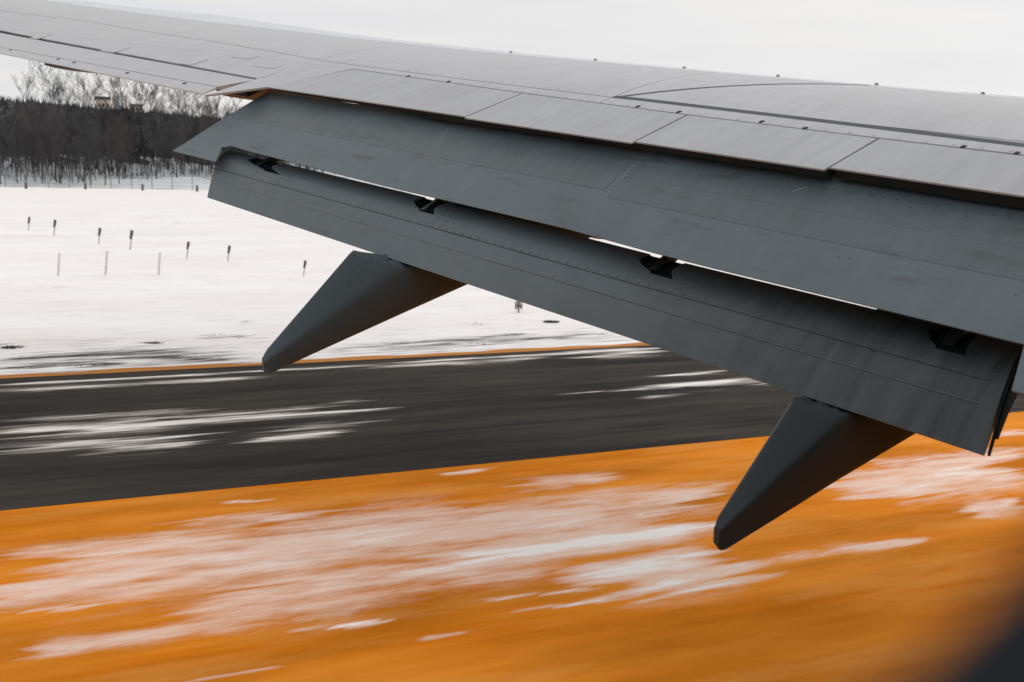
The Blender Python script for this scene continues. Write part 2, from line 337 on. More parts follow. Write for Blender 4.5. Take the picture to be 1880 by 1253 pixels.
# ------------------------------------------------------------------ the airplane
OUT_A, OUT_B = 4.6, 10.0
_d = ray(1515, 312); PA = EYE + _d * (OUT_A / (_d @ N))
_d = ray(490, 160); PB = EYE + _d * (OUT_B / (_d @ N))
S = (PB - PA) / np.linalg.norm(PB - PA)
CH = -R * (S @ N) + N * (S @ R); CH /= np.linalg.norm(CH)
def frame(t):
    c = CH * math.cos(math.radians(t)) - Z * math.sin(math.radians(t)); n = np.cross(S, c); n /= np.linalg.norm(n)
    if n[2] < 0: n = -n
    c = c - S * (c @ S); c /= np.linalg.norm(c); return c, n
C0, n0 = frame(21); C1, n1_ = frame(38); C2, n2 = frame(54)
O1 = PA - Z * .15
O2 = O1 + C1 * .70 - n1_ * .08
KS = np.array([-6, 0, 2, 5, 8, 11, 14, 20.]); KV = np.array([.0885, .0891, .0874, .0813, .0708, .0575, .0497, .0556])
def wing_w(s, c):
    d = max(0., -c - .6); return -np.interp(s, KS, KV) * d * d + .0027 * max(0., s - 10.5) ** 2 * min(max((-c - .35) / 1.3, 0), 1)
def SW(s, c, w=0): return PA + S * s + C0 * c + n0 * (w + wing_w(s, c))
def main_w(c):
    return (-.38 * c * c if c < 0 else 0) + .012 * math.sin(min(max(c, 0) / .73, 1) * math.pi)
def SM(s, c, w=0): return O1 + S * s + C1 * c + n1_ * (w + main_w(c))
def aft_w(c):
    return (-2.2 * (.12 - c) ** 2 if c < .12 else 0) + .006 * math.sin(min(max(c - .12, 0) / .4, 1) * math.pi)
def SA(s, c, w=0): return O2 + S * s + C2 * c + n2 * (w + aft_w(c) - float(np.interp(s, [-1.4, .6, 1.4, 2.4], [.062, .058, .040, .006])) * min(max((.3 - c) / .3, 0), 1))
def inv(surf, px):
    """span and chord of the surface point that one sees at a spot of the photograph"""
    d = ray(*px); d = d / np.linalg.norm(d)
    n, P0 = {SW: (n0, PA), SM: (n1_, O1), SA: (n2, O2)}[surf]; cc = {SW: C0, SM: C1, SA: C2}[surf]
    q = EYE + d * (((P0 - EYE) @ n) / (d @ n)) - P0; s, c = q @ S, q @ cc
    for _ in range(30):
        def F(s, c): v = surf(s, c) - EYE; return v - d * (v @ d)
        f0 = F(s, c); e = 1e-4
        J = np.stack([(F(s + e, c) - f0) / e, (F(s, c + e) - f0) / e], 1)
        step = np.linalg.lstsq(J, -f0, rcond=None)[0]; step = np.clip(step, -.5, .5); s += step[0]; c += step[1]
        if np.abs(step).max() < 1e-6: break
    return s, c

plane = empty('airplane', tuple(PA * np.array([1, 1, 0]) + np.array([0, 0, 1.5])))
tag(plane, 'grey airplane wing with lowered flaps, spoilers and two tapered fairings over the airfield', 'airplane')

def slab(name, surf, corners, w0, w1, mat, nu=8, nv=6, parent=None, smooth=True):
    """a thin panel on a surface: corners (s,c) in order forward-outboard, forward-inboard, aft-inboard, aft-outboard"""
    cs = [np.array(q, float) for q in corners]
    vt, uv = [], []
    for w in (w1, w0):
        for i in range(nu + 1):
            for j in range(nv + 1):
                u, v = i / nu, j / nv
                q = (cs[0] * (1 - u) + cs[1] * u) * (1 - v) + (cs[3] * (1 - u) + cs[2] * u) * v
                ww = w[0] * (1 - v) + w[1] * v if isinstance(w, tuple) else w
                vt.append(surf(q[0], q[1], ww)); uv.append((q[0], q[1]))
    n = (nu + 1) * (nv + 1); id_ = lambda k, i, j: k * n + i * (nv + 1) + j
    fs = []
    for i in range(nu):
        for j in range(nv):
            fs.append((id_(0, i, j), id_(0, i + 1, j), id_(0, i + 1, j + 1), id_(0, i, j + 1)))
            fs.append((id_(1, i, j), id_(1, i, j + 1), id_(1, i + 1, j + 1), id_(1, i + 1, j)))
    for i in range(nu):
        for j in (0, nv): fs.append((id_(0, i, j), id_(0, i + 1, j), id_(1, i + 1, j), id_(1, i, j)))
    for j in range(nv):
        for i in (0, nu): fs.append((id_(0, i, j), id_(0, i, j + 1), id_(1, i, j + 1), id_(1, i, j)))
    return mesh_obj(name, vt, fs, mat, parent or plane, uv, smooth, 30)

def ribbon(name, surf, pts, w, h0, h1, mat, parent=None, sub=6):
    """a flat strip of width w (or (start, end)) along (s,c) points, lying h0..h1 above a surface"""
    P = []
    for (a, b) in zip(pts[:-1], pts[1:]):
        for k in range(sub): P.append(np.array(a) + (np.array(b) - np.array(a)) * k / sub)
    P.append(np.array(pts[-1])); P = np.array(P, float); n = len(P)
    vt, uv = [], []
    for i in range(n):
        t = P[min(i + 1, n - 1)] - P[max(i - 1, 0)]; t /= np.linalg.norm(t); q = np.array([-t[1], t[0]])
        ww = (w[0] + (w[1] - w[0]) * i / (n - 1)) if isinstance(w, tuple) else w
        for sgn in (-.5, .5):
            for hh in (h0, h1): r = P[i] + q * sgn * ww; vt.append(surf(r[0], r[1], hh)); uv.append(tuple(r))
    fs = []
    for i in range(n - 1):
        a, b = 4 * i, 4 * i + 4
        fs += [(a + 1, b + 1, b + 3, a + 3), (a, a + 2, b + 2, b), (a, b, b + 1, a + 1), (a + 2, a + 3, b + 3, b + 2)]
    fs += [(0, 1, 3, 2), (4 * n - 4, 4 * n - 2, 4 * n - 1, 4 * n - 3)]
    return mesh_obj(name, vt, fs, mat, parent or plane, uv)

def rivets(name, surf, pts, rad, mat, parent, h=.0012):
    """one row or field of rivet heads"""
    vt, fs, uv = [], [], []
    for (s, c) in pts:
        b = len(vt)
        for k in range(6): a = k * math.pi / 3; vt.append(surf(s + rad * math.cos(a), c + rad * math.sin(a), .0004)); uv.append((s, c))
        for k in range(6): a = k * math.pi / 3; vt.append(surf(s + .7 * rad * math.cos(a), c + .7 * rad * math.sin(a), h)); uv.append((s, c))
        fs.append(tuple(range(b + 6, b + 12)))
        for k in range(6): fs.append((b + k, b + (k + 1) % 6, b + 6 + (k + 1) % 6, b + 6 + k))
    o = mesh_obj(name, vt, fs, mat, parent, uv); o['kind'] = 'stuff'; return o
def line_pts(surf, p0, p1, n):
    a, b = np.array(inv(surf, p0)), np.array(inv(surf, p1)); return [tuple(a + (b - a) * k / (n - 1)) for k in range(n)]
def box_between(name, P0, P1, side, up_, wd, ht, mat, parent):
    P0, P1 = np.array(P0), np.array(P1); vt = []
    for P, k in ((P0, 1), (P1, 1)):
        for a, b in ((-1, -1), (1, -1), (1, 1), (-1, 1)): vt.append(P + side * a * wd / 2 + up_ * b * ht / 2)
    fs = [(0, 1, 2, 3), (4, 7, 6, 5)] + [(k, (k + 1) % 4, 4 + (k + 1) % 4, 4 + k) for k in range(4)]
    return mesh_obj(name, vt, fs, mat, parent)

# --- wing box: structure below the skin panels, nose and lower skin
def le_d(s): return float(np.interp(s, [-6, 0, 5, 11, 20], [2.75, 2.75, 2.8, 3.6, 3.6]))
def loft(name, secs, mat, parent=None, cap=True, closed=True, smooth=True, uvs=None, ang=40):
    n = len(secs[0]); vt = [p for sec in secs for p in sec]; fs = []
    for i in range(len(secs) - 1):
        for j in range(n if closed else n - 1): fs.append((i * n + j, i * n + (j + 1) % n, (i + 1) * n + (j + 1) % n, (i + 1) * n + j))
    if cap: fs += [tuple(range(n)), tuple((len(secs) - 1) * n + j for j in range(n))]
    return mesh_obj(name, vt, fs, mat, parent or plane, uvs, smooth, ang)
secs, uvs = [], []
for s in np.linspace(-4.7, 20, 44):
    dl = le_d(s); k = float(np.interp(s, KS, KV)); sec = []
    up_d = np.linspace(.02, dl, 14)
    for d in up_d: sec.append(SW(s, -.6 - d, -.018)); uvs.append((s, -.6 - d))
    wl = wing_w(s, -.6 - dl)
    for a in (30, 60, 90, 120, 150):      # rounded nose
        a = math.radians(a); q = PA + S * s + C0 * (-.6 - dl - .10 * math.sin(a)) + n0 * (wl - .018 - .10 * (1 - math.cos(a)) - .04 * math.sin(a)); sec.append(q); uvs.append((s, -.6 - dl))
    wb = wl - .26
    for t in np.linspace(0, 1, 8):
        d = dl - .05 - (dl - .1) * t; sec.append(PA + S * s + C0 * (-.6 - d) + n0 * (wb + (-.24 + .0027 * max(0., s - 10.5) ** 2 - wb) * t ** 1.3 - .02 * math.sin(t * math.pi))); uvs.append((s, -.6 - d))
    secs.append(sec)
M['lower'] = plain('wing_lower_skin_paint', (.030, .043, .050), .7, .08)
loft('wing_box', secs, M['lower'], uvs=uvs)

# skin seam along the rear spar and the leading-edge joint, both as (s, c)
seam_px = [(0, 20), (160, 39), (400, 78), (600, 113), (860, 147), (1124, 179)]
seam = [inv(SW, p) for p in seam_px]
seam_s = np.array([q[0] for q in seam])[::-1]; seam_c = np.array([q[1] for q in seam])[::-1]
def c_seam(s): return float(np.interp(s, seam_s, seam_c)) if s > seam_s[0] else float(seam_c[0] + .012 * (s - seam_s[0]))
def c_le(s): return float(np.interp(s, [-6, 0, 5, 9, 18], [-2.15, -2.10, -2.08, -2.35, -2.7]))
def strip_panel(name, s0, s1, ca, cb, mat, nu=14, nv=10, th=.017):
    """skin panel between two chord curves, with a small gap to its neighbours"""
    vt, uv = [], []
    ss = np.linspace(s0, s1, nu + 1)
    for w in (0, -th):
        for s in ss:
            a, b = ca(s), cb(s)
            for j in range(nv + 1): c = a + (b - a) * j / nv; vt.append(SW(s, c, w)); uv.append((s, c))
    n = (nu + 1) * (nv + 1); I = lambda k, i, j: k * n + i * (nv + 1) + j; fs = []
    for i in range(nu):
        for j in range(nv):
            fs.append((I(0, i, j), I(0, i + 1, j), I(0, i + 1, j + 1), I(0, i, j + 1))); fs.append((I(1, i, j), I(1, i, j + 1), I(1, i + 1, j + 1), I(1, i + 1, j)))
        for j in (0, nv): fs.append((I(0, i, j), I(0, i + 1, j), I(1, i + 1, j), I(1, i, j)))
    for j in range(nv):
        for i in (0, nu): fs.append((I(0, i, j), I(0, i, j + 1), I(1, i, j + 1), I(1, i, j)))
    return mesh_obj(name, vt, fs, mat, plane, uv, True, 30)
sk = [-4.7, -1.9, 2.2, 6.3, 10.4, 14.6, 20.0]
G = .004
_hb = [inv(SW, p) for p in ((1880, 285), (1614, 254), (1262, 211), (960, 171), (648, 127))]
def hinge(s): return float(np.interp(s, [q[0] for q in _hb], [q[1] for q in _hb]))
c_hinge = lambda s: hinge(s) - .007
for a, b in zip(sk[:-1], sk[1:]):
    strip_panel('skin_panel', a + G, b - G, lambda s: c_seam(s) - .006, lambda s: c_le(s) + .008, M['skin'])
    strip_panel('spar_panel', a + G, b - G, c_hinge, lambda s: c_seam(s) + .006, M['skin'], nv=3)
for a, b in zip([-4.7, .9, 6.3, 12.6], [.9, 6.3, 12.6, 20.0]):
    strip_panel('leading_edge_slat', a + G, b - G, lambda s: c_le(s) - .008, lambda s: -.6 - le_d(s) + .01, M['slat'])

# spoilers: separate panels hinged behind the spar
bnd = [((648, 127), (490, 160)), ((960, 171), (857, 214)), ((1262, 211), (1162, 262)), ((1614, 254), (1515, 312))]
be = [(inv(SW, a), inv(SW, b)) for a, b in bnd]
be.append(((-1.95, -.60), (-2.05, 0))); be.append(((-3.6, -.60), (-3.7, 0)))
steps = [0, .028, 0, -.040, -.05]
for k in range(5):
    (f0, a0), (f1, a1) = be[k], be[k + 1]
    g = .008
    slab('spoiler', SW, [(f0[0] - g, hinge(f0[0]) + .008), (f1[0] + g, hinge(f1[0]) + .008), (a1[0] + g, steps[k]), (a0[0] - g, steps[k])], (-.06, -.010), (0, 0), M['spoiler'], 6, 4)
# hinge notches along the spoiler line
for px in [(748, 141), (822, 151), (1170, 197), (1245, 207), (1397, 225), (1477, 237), (1768, 271), (1866, 283)]:
    s, c = inv(SW, px)
    slab('hinge_fitting', SW, [(s + .014, c - .028), (s - .012, c - .028), (s - .008, c + .008), (s + .013, c + .008)], .0, .004, M['seal'], 1, 1, smooth=False)
rivets('rivets', SW, [(s, hinge(s) - .03) for s in np.arange(-1.9, 5.2, .16)] + [(s, c_seam(s) - .05) for s in np.arange(2.3, 9.5, .13)], .009, M['rivet_pale'], plane)

# fixed trailing panel outboard of the spoilers and the aileron
t1 = inv(SW, (500, 159)); t2 = inv(SW, (376, 175)); t3 = inv(SW, (381, 171)); t4 = inv(SW, (478, 145)); t0 = be[0][0]
slab('trailing_panel', SW, [(t4[0] - .01, hinge(9) - .004), (t0[0] + .012, hinge(9) - .004), (t1[0] + .012, t1[1]), (t2[0], t2[1])], -.02, 0, M['skin'], 4, 6)
h0, h1 = inv(SW, (475, 146)), inv(SW, (-60, 47)); e0, e1 = inv(SW, (372, 172)), inv(SW, (-60, 86))
tb0, tb1 = inv(SW, (400, 160)), inv(SW, (-60, 76))
slab('aileron_cove_panel', SW, [(h1[0], hinge(9) - .004), (t4[0] + .0, hinge(9) - .004), (h0[0], h0[1] - .02), (h1[0], h1[1] - .07)], -.02, 0, M['skin'], 8, 4)
slab('aileron_spar', SW, [(h1[0], h1[1] - .06), (h0[0] - .02, h0[1] - .05), (e0[0] - .3, e0[1] - .3), (e1[0], e1[1] - .4)], -.10, -.045, M['dark'], 4, 2, smooth=False)
lerp = lambda a, b, t: tuple(np.array(a) + (np.array(b) - np.array(a)) * t)
ail = slab('aileron', SW, [(h1[0], h1[1] + .02), (h0[0] + .03, h0[1] + .022), (tb0[0] + .02, tb0[1] - .005), (tb1[0], tb1[1] - .005)], (-.09, -.03), 0, M['skin'], 8, 4)
slab('aileron_tab', SW, [(tb1[0], tb1[1] + .005), (tb0[0] + .02, tb0[1] + .005), e0, e1], (-.03, -.012), -.001, M['skin'], 8, 2, parent=ail)
for px, wd in (((70, 69), .5), ((205, 93), .75), ((348, 116), .5)):
    s, c = inv(SW, px); wd *= .55
    slab('hinge_cover', SW, [(s + wd / 2, c - .16), (s - wd / 2, c - .16), (s - wd / 2, c + .07), (s + wd / 2, c + .07)], -.01, .006, M['skin'], 1, 1, smooth=False)
for px in [(20, 92), (108, 109), (137, 115), (235, 134), (340, 153)]:
    s, c = inv(SW, px); slab('tab_hinge', SW, [(s + .02, c - .008), (s - .02, c - .008), (s - .02, c + .022), (s + .02, c + .022)], .0, .005, M['seal'], 1, 1, smooth=False, parent=ail)
for px in ((450, 104), (492, 121)):
    s, c = inv(SW, px); slab('access_panel', SW, [(s + .2, c - .07), (s - .2, c - .07), (s - .2, c + .07), (s + .2, c + .07)], -.002, .003, M['skin'], 1, 1, smooth=False)
rivets('rivets', SW, [(s, h0[1] + .06 + (h1[1] - h0[1]) * (s - h0[0]) / (h1[0] - h0[0])) for s in np.arange(h0[0] + .1, h1[0], .17)], .008, M['rivet_pale'], plane)

# painted walkway outline
ra = [inv(SW, p) for p in [(1128, 178), (1185, 184), (1500, 221), (1880, 267)]]; ra.append((ra[-1][0] - 3.2, ra[-1][1]))
ribbon('walkway_marking', SW, ra, .055, .0006, .002, M['mark'])
rb = [inv(SW, p) for p in [(1138, 178), (1190, 171), (1300, 161)]]
dv = (np.array(rb[2]) - np.array(rb[0])); dv /= np.linalg.norm(dv)
rb = [tuple(np.array(rb[0]) + dv * t) for t in (0, .3, .7, 1.1, 1.5, 1.9)]
ribbon('walkway_marking', SW, rb, .03, .0006, .002, M['mark'])
rc = [(s, -2.50) for s in (.3, -.8, -2, -3.5)]
ribbon('walkway_marking', SW, rc, .03, .0006, .002, M['mark'])
# small hooked vortex generators standing on the crest
for px in [(937, 95), (1092, 110), (1255, 126), (1427, 143), (1608, 158), (1803, 175)]:
    best = None
    s = np.interp(px[0], [937, 1092, 1255, 1427, 1608, 1803], [5.05, 4.0, 2.85, 1.8, .75, -.2])
    def scr(s): v = SW(s, -2.35) - EYE; return W / 2 + FOC * (v @ rt) / (v @ fw)
    lo, hi = -6, 12
    for _ in range(40):
        m_ = (lo + hi) / 2
        if scr(m_) > px[0]: lo = m_
        else: hi = m_
    s = lo; c = -2.35
    vt = []
    for ds in (-.006, .006):
        for (dc, w) in ((.010, 0), (-.02, 0), (-.02, .010), (-.009, .018), (.0, .018), (.0, .011), (.010, .003)): vt.append(SW(s + ds + .35 * dc, c + dc, w))
    vt2 = vt
    fs = [tuple(range(7)), tuple(range(13, 6, -1))] + [(k, (k + 1) % 7, 7 + (k + 1) % 7, 7 + k) for k in range(7)]
    mesh_obj('vortex_generator', vt2, fs, M['vg'], plane)

# --- main flap
def flap_solid(name, surf, rows, cols_of, thick, mat, skip=None, smooth=True):
    """rows: chord stations; cols_of(c) gives the span positions of the columns at that chord; thick(c) is depth below the surface"""
    nr = len(rows); nc = len(cols_of(rows[0])); vt, uv = [], []
    for lay in (0, 1):
        for c in rows:
            for s in cols_of(c): vt.append(surf(s, c, 0 if lay == 0 else -thick(c))); uv.append((s, c))
    I = lambda k, i, j: k * nr * nc + i * nc + j; fs = []
    solid = lambda i, j: 0 <= i < nr - 1 and 0 <= j < nc - 1 and not (skip and skip(i, j))
    for i in range(nr - 1):
        for j in range(nc - 1):
            if not solid(i, j): continue
            fs.append((I(0, i, j), I(0, i, j + 1), I(0, i + 1, j + 1), I(0, i + 1, j))); fs.append((I(1, i, j), I(1, i + 1, j), I(1, i + 1, j + 1), I(1, i, j + 1)))
            for (di, dj, p, q) in ((-1, 0, (i, j), (i, j + 1)), (1, 0, (i + 1, j), (i + 1, j + 1)), (0, -1, (i, j), (i + 1, j)), (0, 1, (i, j + 1), (i + 1, j + 1))):
                if not solid(i + di, j + dj): fs.append((I(0, *p), I(0, *q), I(1, *q), I(1, *p)))
    return mesh_obj(name, vt, fs, mat, plane, uv, smooth, 30)
m_out = [(-.42, 6.06), (-.165, 6.118), (.287, 6.2), (.895, 6.398)]
def s_out(c): return float(np.interp(c, [q[0] for q in m_out], [q[1] for q in m_out]))
te_s = [-2.4, -1.39, -.72, .5, 1.42, 3.2, 5.3, 5.62]; te_c = [.742, .738, .732, .727, .695, .697, .668, .655]
base_cols = list(np.linspace(-2.4, 5.62, 22))
rows01 = [-.42, -.38, -.32, -.24, -.15, -.05, .05, .2, .35, .5, .6, .68, 1.0]     # last row is moved to the trailing edge
vt, uv, fs = [], [], []
def main_thick(c): return float(np.interp(c, [-.42, -.36, -.25, -.12, -.05, .1, .5, .9], [.02, .07, .10, .09, .10, .10, .045, .006]))
# body with its trailing edge following te_c, built as rows in a fraction of the local chord
fr = [0, .03, .08, .15, .25, .36, .48, .6, .75, .9, 1.0]
nc = len(base_cols)
def nose_c(s): return float(np.interp(s, [3.3, 4.2, 5.62], [-.42, -.20, -.19]))
for lay in (0, 1):
    for f_ in fr:
        for s in base_cols:
            cte = float(np.interp(s, te_s, te_c)); c0 = nose_c(s); c = c0 + (cte - c0) * f_
            th = main_thick(c) if f_ < 1 else .006
            vt.append(SM(s, c, 0 if lay == 0 else -th)); uv.append((s, c))
I = lambda k, i, j: k * len(fr) * nc + i * nc + j
for i in range(len(fr) - 1):
    for j in range(nc - 1):
        fs.append((I(0, i, j), I(0, i, j + 1), I(0, i + 1, j + 1), I(0, i + 1, j))); fs.append((I(1, i, j), I(1, i + 1, j), I(1, i + 1, j + 1), I(1, i, j + 1)))
for j in range(nc - 1):
    for i in (0, len(fr) - 1): fs.append((I(0, i, j), I(0, i, j + 1), I(1, i, j + 1), I(1, i, j)))
for i in range(len(fr) - 1):
    fs.append((I(0, i, 0), I(0, i + 1, 0), I(1, i + 1, 0), I(1, i, 0)))
# outboard tip, reaching further aft than the body, joined to its last column
tip_rows = [-.19 + (.655 + .19) * f_ for f_ in fr] + [.70, .76, .83, .885]
def tip_in(c): return 5.62 if c < .656 else float(np.interp(c, [.656, .675, .70, .885], [5.66, 5.735, 5.735, 5.573]))
ntc = 5; b0 = len(vt)
for lay in (0, 1):
    for c in tip_rows:
        for k in range(ntc):
            si, so = tip_in(c), s_out(c); s = si + (so - si) * k / (ntc - 1)
            vt.append(SM(s, c, 0 if lay == 0 else -main_thick(c))); uv.append((s, c))
J = lambda k, i, j: b0 + k * len(tip_rows) * ntc + i * ntc + j
for i in range(len(tip_rows) - 1):
    for j in range(ntc - 1):
        fs.append((J(0, i, j), J(0, i, j + 1), J(0, i + 1, j + 1), J(0, i + 1, j))); fs.append((J(1, i, j), J(1, i + 1, j), J(1, i + 1, j + 1), J(1, i, j + 1)))
    fs.append((J(0, i, ntc - 1), J(0, i + 1, ntc - 1), J(1, i + 1, ntc - 1), J(1, i, ntc - 1)))
    if i >= len(fr) - 1: fs.append((J(0, i, 0), J(0, i + 1, 0), J(1, i + 1, 0), J(1, i, 0)))
for j in range(ntc - 1):
    for i in (0, len(tip_rows) - 1): fs.append((J(0, i, j), J(0, i, j + 1), J(1, i, j + 1), J(1, i, j)))
# weld the shared column
me_v = np.array(vt); remap = {}
for lay in (0, 1):
    for i in range(len(fr)): remap[J(lay, i, 0)] = I(lay, i, nc - 1)
fs = [tuple(remap.get(v, v) for v in f) for f in fs]
flap = mesh_obj('main_flap', vt, fs, M['flap'], plane, uv, True, 30)
# doubler skins and scuffed strips on the flap
for (s0, s1, ca, cb) in ((5.95, 1.4, .02, .30), (1.35, -2.3, -.02, .14), (1.35, -2.3, .15, .36)):
    slab('flap_skin_panel', SM, [(s0, ca), (s1, ca), (s1, cb), (s0 + (.08 if s0 > 5 else 0), cb)], -.002, .0009, M['doubler'], 10, 4, parent=flap)
pts = [(s, c) for s in np.arange(-2.0, 1.0, .30) for c in (-.03, .145)] + [(1.3 + .05 * i, .0 + .035 * j) for i in range(3) for j in range(9)] + [(s, .45) for s in np.arange(-1.3, 2.2, .9)] + [(s + .06, .46) for s in np.arange(-1.3, 2.2, .9)]
pts += [(s, -.075) for s in np.arange(-2.2, 3.5, .075)]
rivets('rivets', SM, pts, .0055, M['rivet'], flap, .0022)
rivets('rivets', SM, [(s_out(c) - .06, c) for c in np.arange(0, .85, .09)], .008, M['rivet'], flap)

for p0, p1 in (((1380, 302), (1402, 290)), ((1528, 343), (1546, 338)), ((1300, 292), (1330, 285)), ((804, 262), (822, 238)), ((1455, 352), (1480, 344))):
    ribbon('scratch', SM, [inv(SM, p0), inv(SM, p1)], .009, -.001, .0014, M['scratch'], flap, 2)
# --- aft flap with its four hinge cut-outs
cuts = []
for (tl, tr, bl, br) in [((497, 288), (540, 299), (490, 309), (518, 319)), ((782, 362), (826, 372), (770, 386), (797, 394)), ((1206, 464), (1262, 482), (1191, 503), (1236, 513)), ((1725, 594), (1800, 615), (1712, 645), (1768, 662))]:
    q = [inv(SA, p) for p in (tl, tr, bl, br)]
    cuts.append((q[0][0], q[1][0], q[2][0], q[3][0], (q[2][1] + q[3][1]) / 2))     # s at top left/right, bottom left/right, chord depth
le_s = -.075
c_cut = float(np.mean([k[4] for k in cuts]))
e_out = [inv(SA, p) for p in ((408, 283), (378, 362))]; e_in = [inv(SA, p) for p in ((1878, 640), (1810, 838))]
def edge(e, c): t = (c - e[0][1]) / (e[1][1] - e[0][1]); return e[0][0] + (e[1][0] - e[0][0]) * t
te0, te1_ = e_out[1][1], e_in[1][1]
fr = [0, .04, .09, .14, .2, .27, None, .42, .55, .7, .85, 1.0]
def cte(s): return te0 + (te1_ - te0) * (e_out[1][0] - s) / (e_out[1][0] - e_in[1][0])
fcut = (c_cut + .11) / (.5 + .11); fr[6] = fcut; fr = sorted(set(round(f_, 4) for f_ in fr)); icut = fr.index(round(fcut, 4))
def cols_at(f_):
    c = -.11 + f_ * .61; t = min(f_ / fcut, 1.0)
    out = [edge(e_in, c)]
    for (a, b, a2, b2, _) in cuts[::-1]:
        tl = min(max((c - 0) / max(c_cut, .01), 0), 1)
        x0, x1 = b + (b2 - b) * tl, a + (a2 - a) * min(1, tl * 2)
        prev = out[-1]
        for k in (1, 2, 3): out.append(prev + (x0 - prev) * k / 3)
        out.append(x1)
    prev = out[-1]; e = edge(e_out, c)
    for k in (1, 2): out.append(prev + (e - prev) * k / 2)
    return out
cols0 = cols_at(0); nc = len(cols0); cutcols = [3 + 4 * k for k in range(4)]     # a cut lies between these columns and the next
def aft_thick(c): return float(np.interp(c, [-.11, -.07, 0, .2, .4, .6], [.015, .06, .10, .085, .035, .005]))
vt, uv, fs = [], [], []
for lay in (0, 1):
    for f_ in fr:
        for s in cols_at(f_):
            c = -.11 + f_ * (cte(s) + .11); vt.append(SA(s, c, 0 if lay == 0 else -(aft_thick(c) if f_ < 1 else .004))); uv.append((s, c))
I = lambda k, i, j: k * len(fr) * nc + i * nc + j
solid = lambda i, j: 0 <= i < len(fr) - 1 and 0 <= j < nc - 1 and not (i < icut and j in cutcols)
for i in range(len(fr) - 1):
    for j in range(nc - 1):
        if not solid(i, j): continue
        fs.append((I(0, i, j), I(0, i, j + 1), I(0, i + 1, j + 1), I(0, i + 1, j))); fs.append((I(1, i, j), I(1, i + 1, j), I(1, i + 1, j + 1), I(1, i, j + 1)))
        for (di, dj, p, q) in ((-1, 0, (i, j), (i, j + 1)), (1, 0, (i + 1, j), (i + 1, j + 1)), (0, -1, (i, j), (i + 1, j)), (0, 1, (i, j + 1), (i + 1, j + 1))):
            if not solid(i + di, j + dj): fs.append((I(0, *p), I(0, *q), I(1, *q), I(1, *p)))
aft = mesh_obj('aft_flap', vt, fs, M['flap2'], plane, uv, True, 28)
for k, (a, b, a2, b2, cc) in enumerate(cuts):
    # black block as shade in the cut-out and the hinge arm reaching into it
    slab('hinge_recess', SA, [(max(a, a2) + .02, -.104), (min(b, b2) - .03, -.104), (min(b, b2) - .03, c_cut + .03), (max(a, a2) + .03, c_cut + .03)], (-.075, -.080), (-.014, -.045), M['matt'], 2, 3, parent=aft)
    sm = (a + b) / 2 - .02
    box_between('hinge_arm', SA(sm + .02, -.16, .02), SA(sm, c_cut - .03, -.035), S, n2, .03 if k == 1 else .06, .035 if k == 1 else .06, M['metal'] if k == 1 else M['seal'], aft)
# seams and rivet rows
ribbon('seam', SA, [(e_out[0][0] - .02, .165), (e_in[0][0] + .03, .185)], .0045, -.001, .0008, M['seal'], aft, 24)
ribbon('seam', SA, [(e_out[0][0] - .06, .285), (e_in[0][0] + .03, .315)], .004, -.001, .0006, M['seam2'], aft, 24)
rivets('rivets', SA, [(s, .150 + .02 * (e_out[0][0] - s) / 7.2) for s in np.arange(e_in[0][0] + .12, e_out[0][0] - .1, .082)], .0078, M['rivet'], aft)
pts = []
for (a, b, a2, b2, cc) in cuts:
    for j in range(4): pts += [(b2 - .07 - .0 * j, .0 + .045 * j), (a2 + .07, .0 + .045 * j), (b2 - .16, .0 + .045 * j)]
rivets('rivets', SA, pts, .0078, M['rivet'], aft)
# inboard end: end rib and the neighbouring panel by the engine
slab('end_rib', SA, [inv(SA, p) for p in ((1858, 690), (1873, 706), (1831, 801), (1821, 801))], -.035, -.02, M['dark'], 1, 4, smooth=False)
_p1, _p2 = inv(SM, (1880, 634)), inv(SM, (1857, 717))
slab('inboard_panel', SM, [(_p1[0], .743), (-2.6, .743), (-2.6, _p2[1]), _p2], -.012, -.001, M['flap'], 4, 3)

vt = []
for (ds, ) in ((-.004,), (-.014,)):
    for c in np.linspace(-.105, e_in[1][1] - .01, 12): vt += [SA(edge(e_in, c) + ds, c, .001), SA(edge(e_in, c) + ds, c, -aft_thick(c) - .001)]
fs = [(2 * k + a, 2 * k + 2 + a, 2 * k + 3 + a, 2 * k + 1 + a) for k in range(11) for a in (0, 24)] + [(2 * k, 2 * k + 2, 2 * k + 26, 2 * k + 24) for k in range(11)] + [(2 * k + 1, 2 * k + 3, 2 * k + 27, 2 * k + 25) for k in range(11)] + [(0, 1, 25, 24), (22, 23, 47, 46)]
mesh_obj('end_shade_plate', vt, fs, M['matt'], aft)  # added black plate that hides the orange ground glow on the flap end
# --- dark rear spar and flap cove behind the spoilers, added to keep light out
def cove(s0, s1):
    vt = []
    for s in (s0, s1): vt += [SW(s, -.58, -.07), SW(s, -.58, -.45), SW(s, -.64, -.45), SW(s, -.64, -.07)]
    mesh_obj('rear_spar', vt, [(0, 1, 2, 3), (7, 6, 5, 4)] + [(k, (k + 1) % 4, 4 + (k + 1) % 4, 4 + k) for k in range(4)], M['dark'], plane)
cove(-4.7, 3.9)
# dark rub seal hanging below the spoiler edges
def seal(s0, s1, d0, d1, c=-.012):
    secs = []
    for k in range(13):
        s = s0 + (s1 - s0) * k / 12; d = d0 + (d1 - d0) * k / 12 + .004 * math.sin(k * 2.1)
        secs.append([SW(s, c - .01, -.011), SW(s, c + .006, -.011), SW(s, c - .006, -.011 - d), SW(s, c - .03, -.011 - d), SW(s, c - .10, -.05)])
    return loft('spoiler_seal', secs, M['seal'], smooth=False)
seal(-4.5, -.03, .085, .062, -.06); seal(0, 1.85, .045, .045); seal(1.87, 3.55, .05, .06); seal(3.57, 5.8, .040, .022)
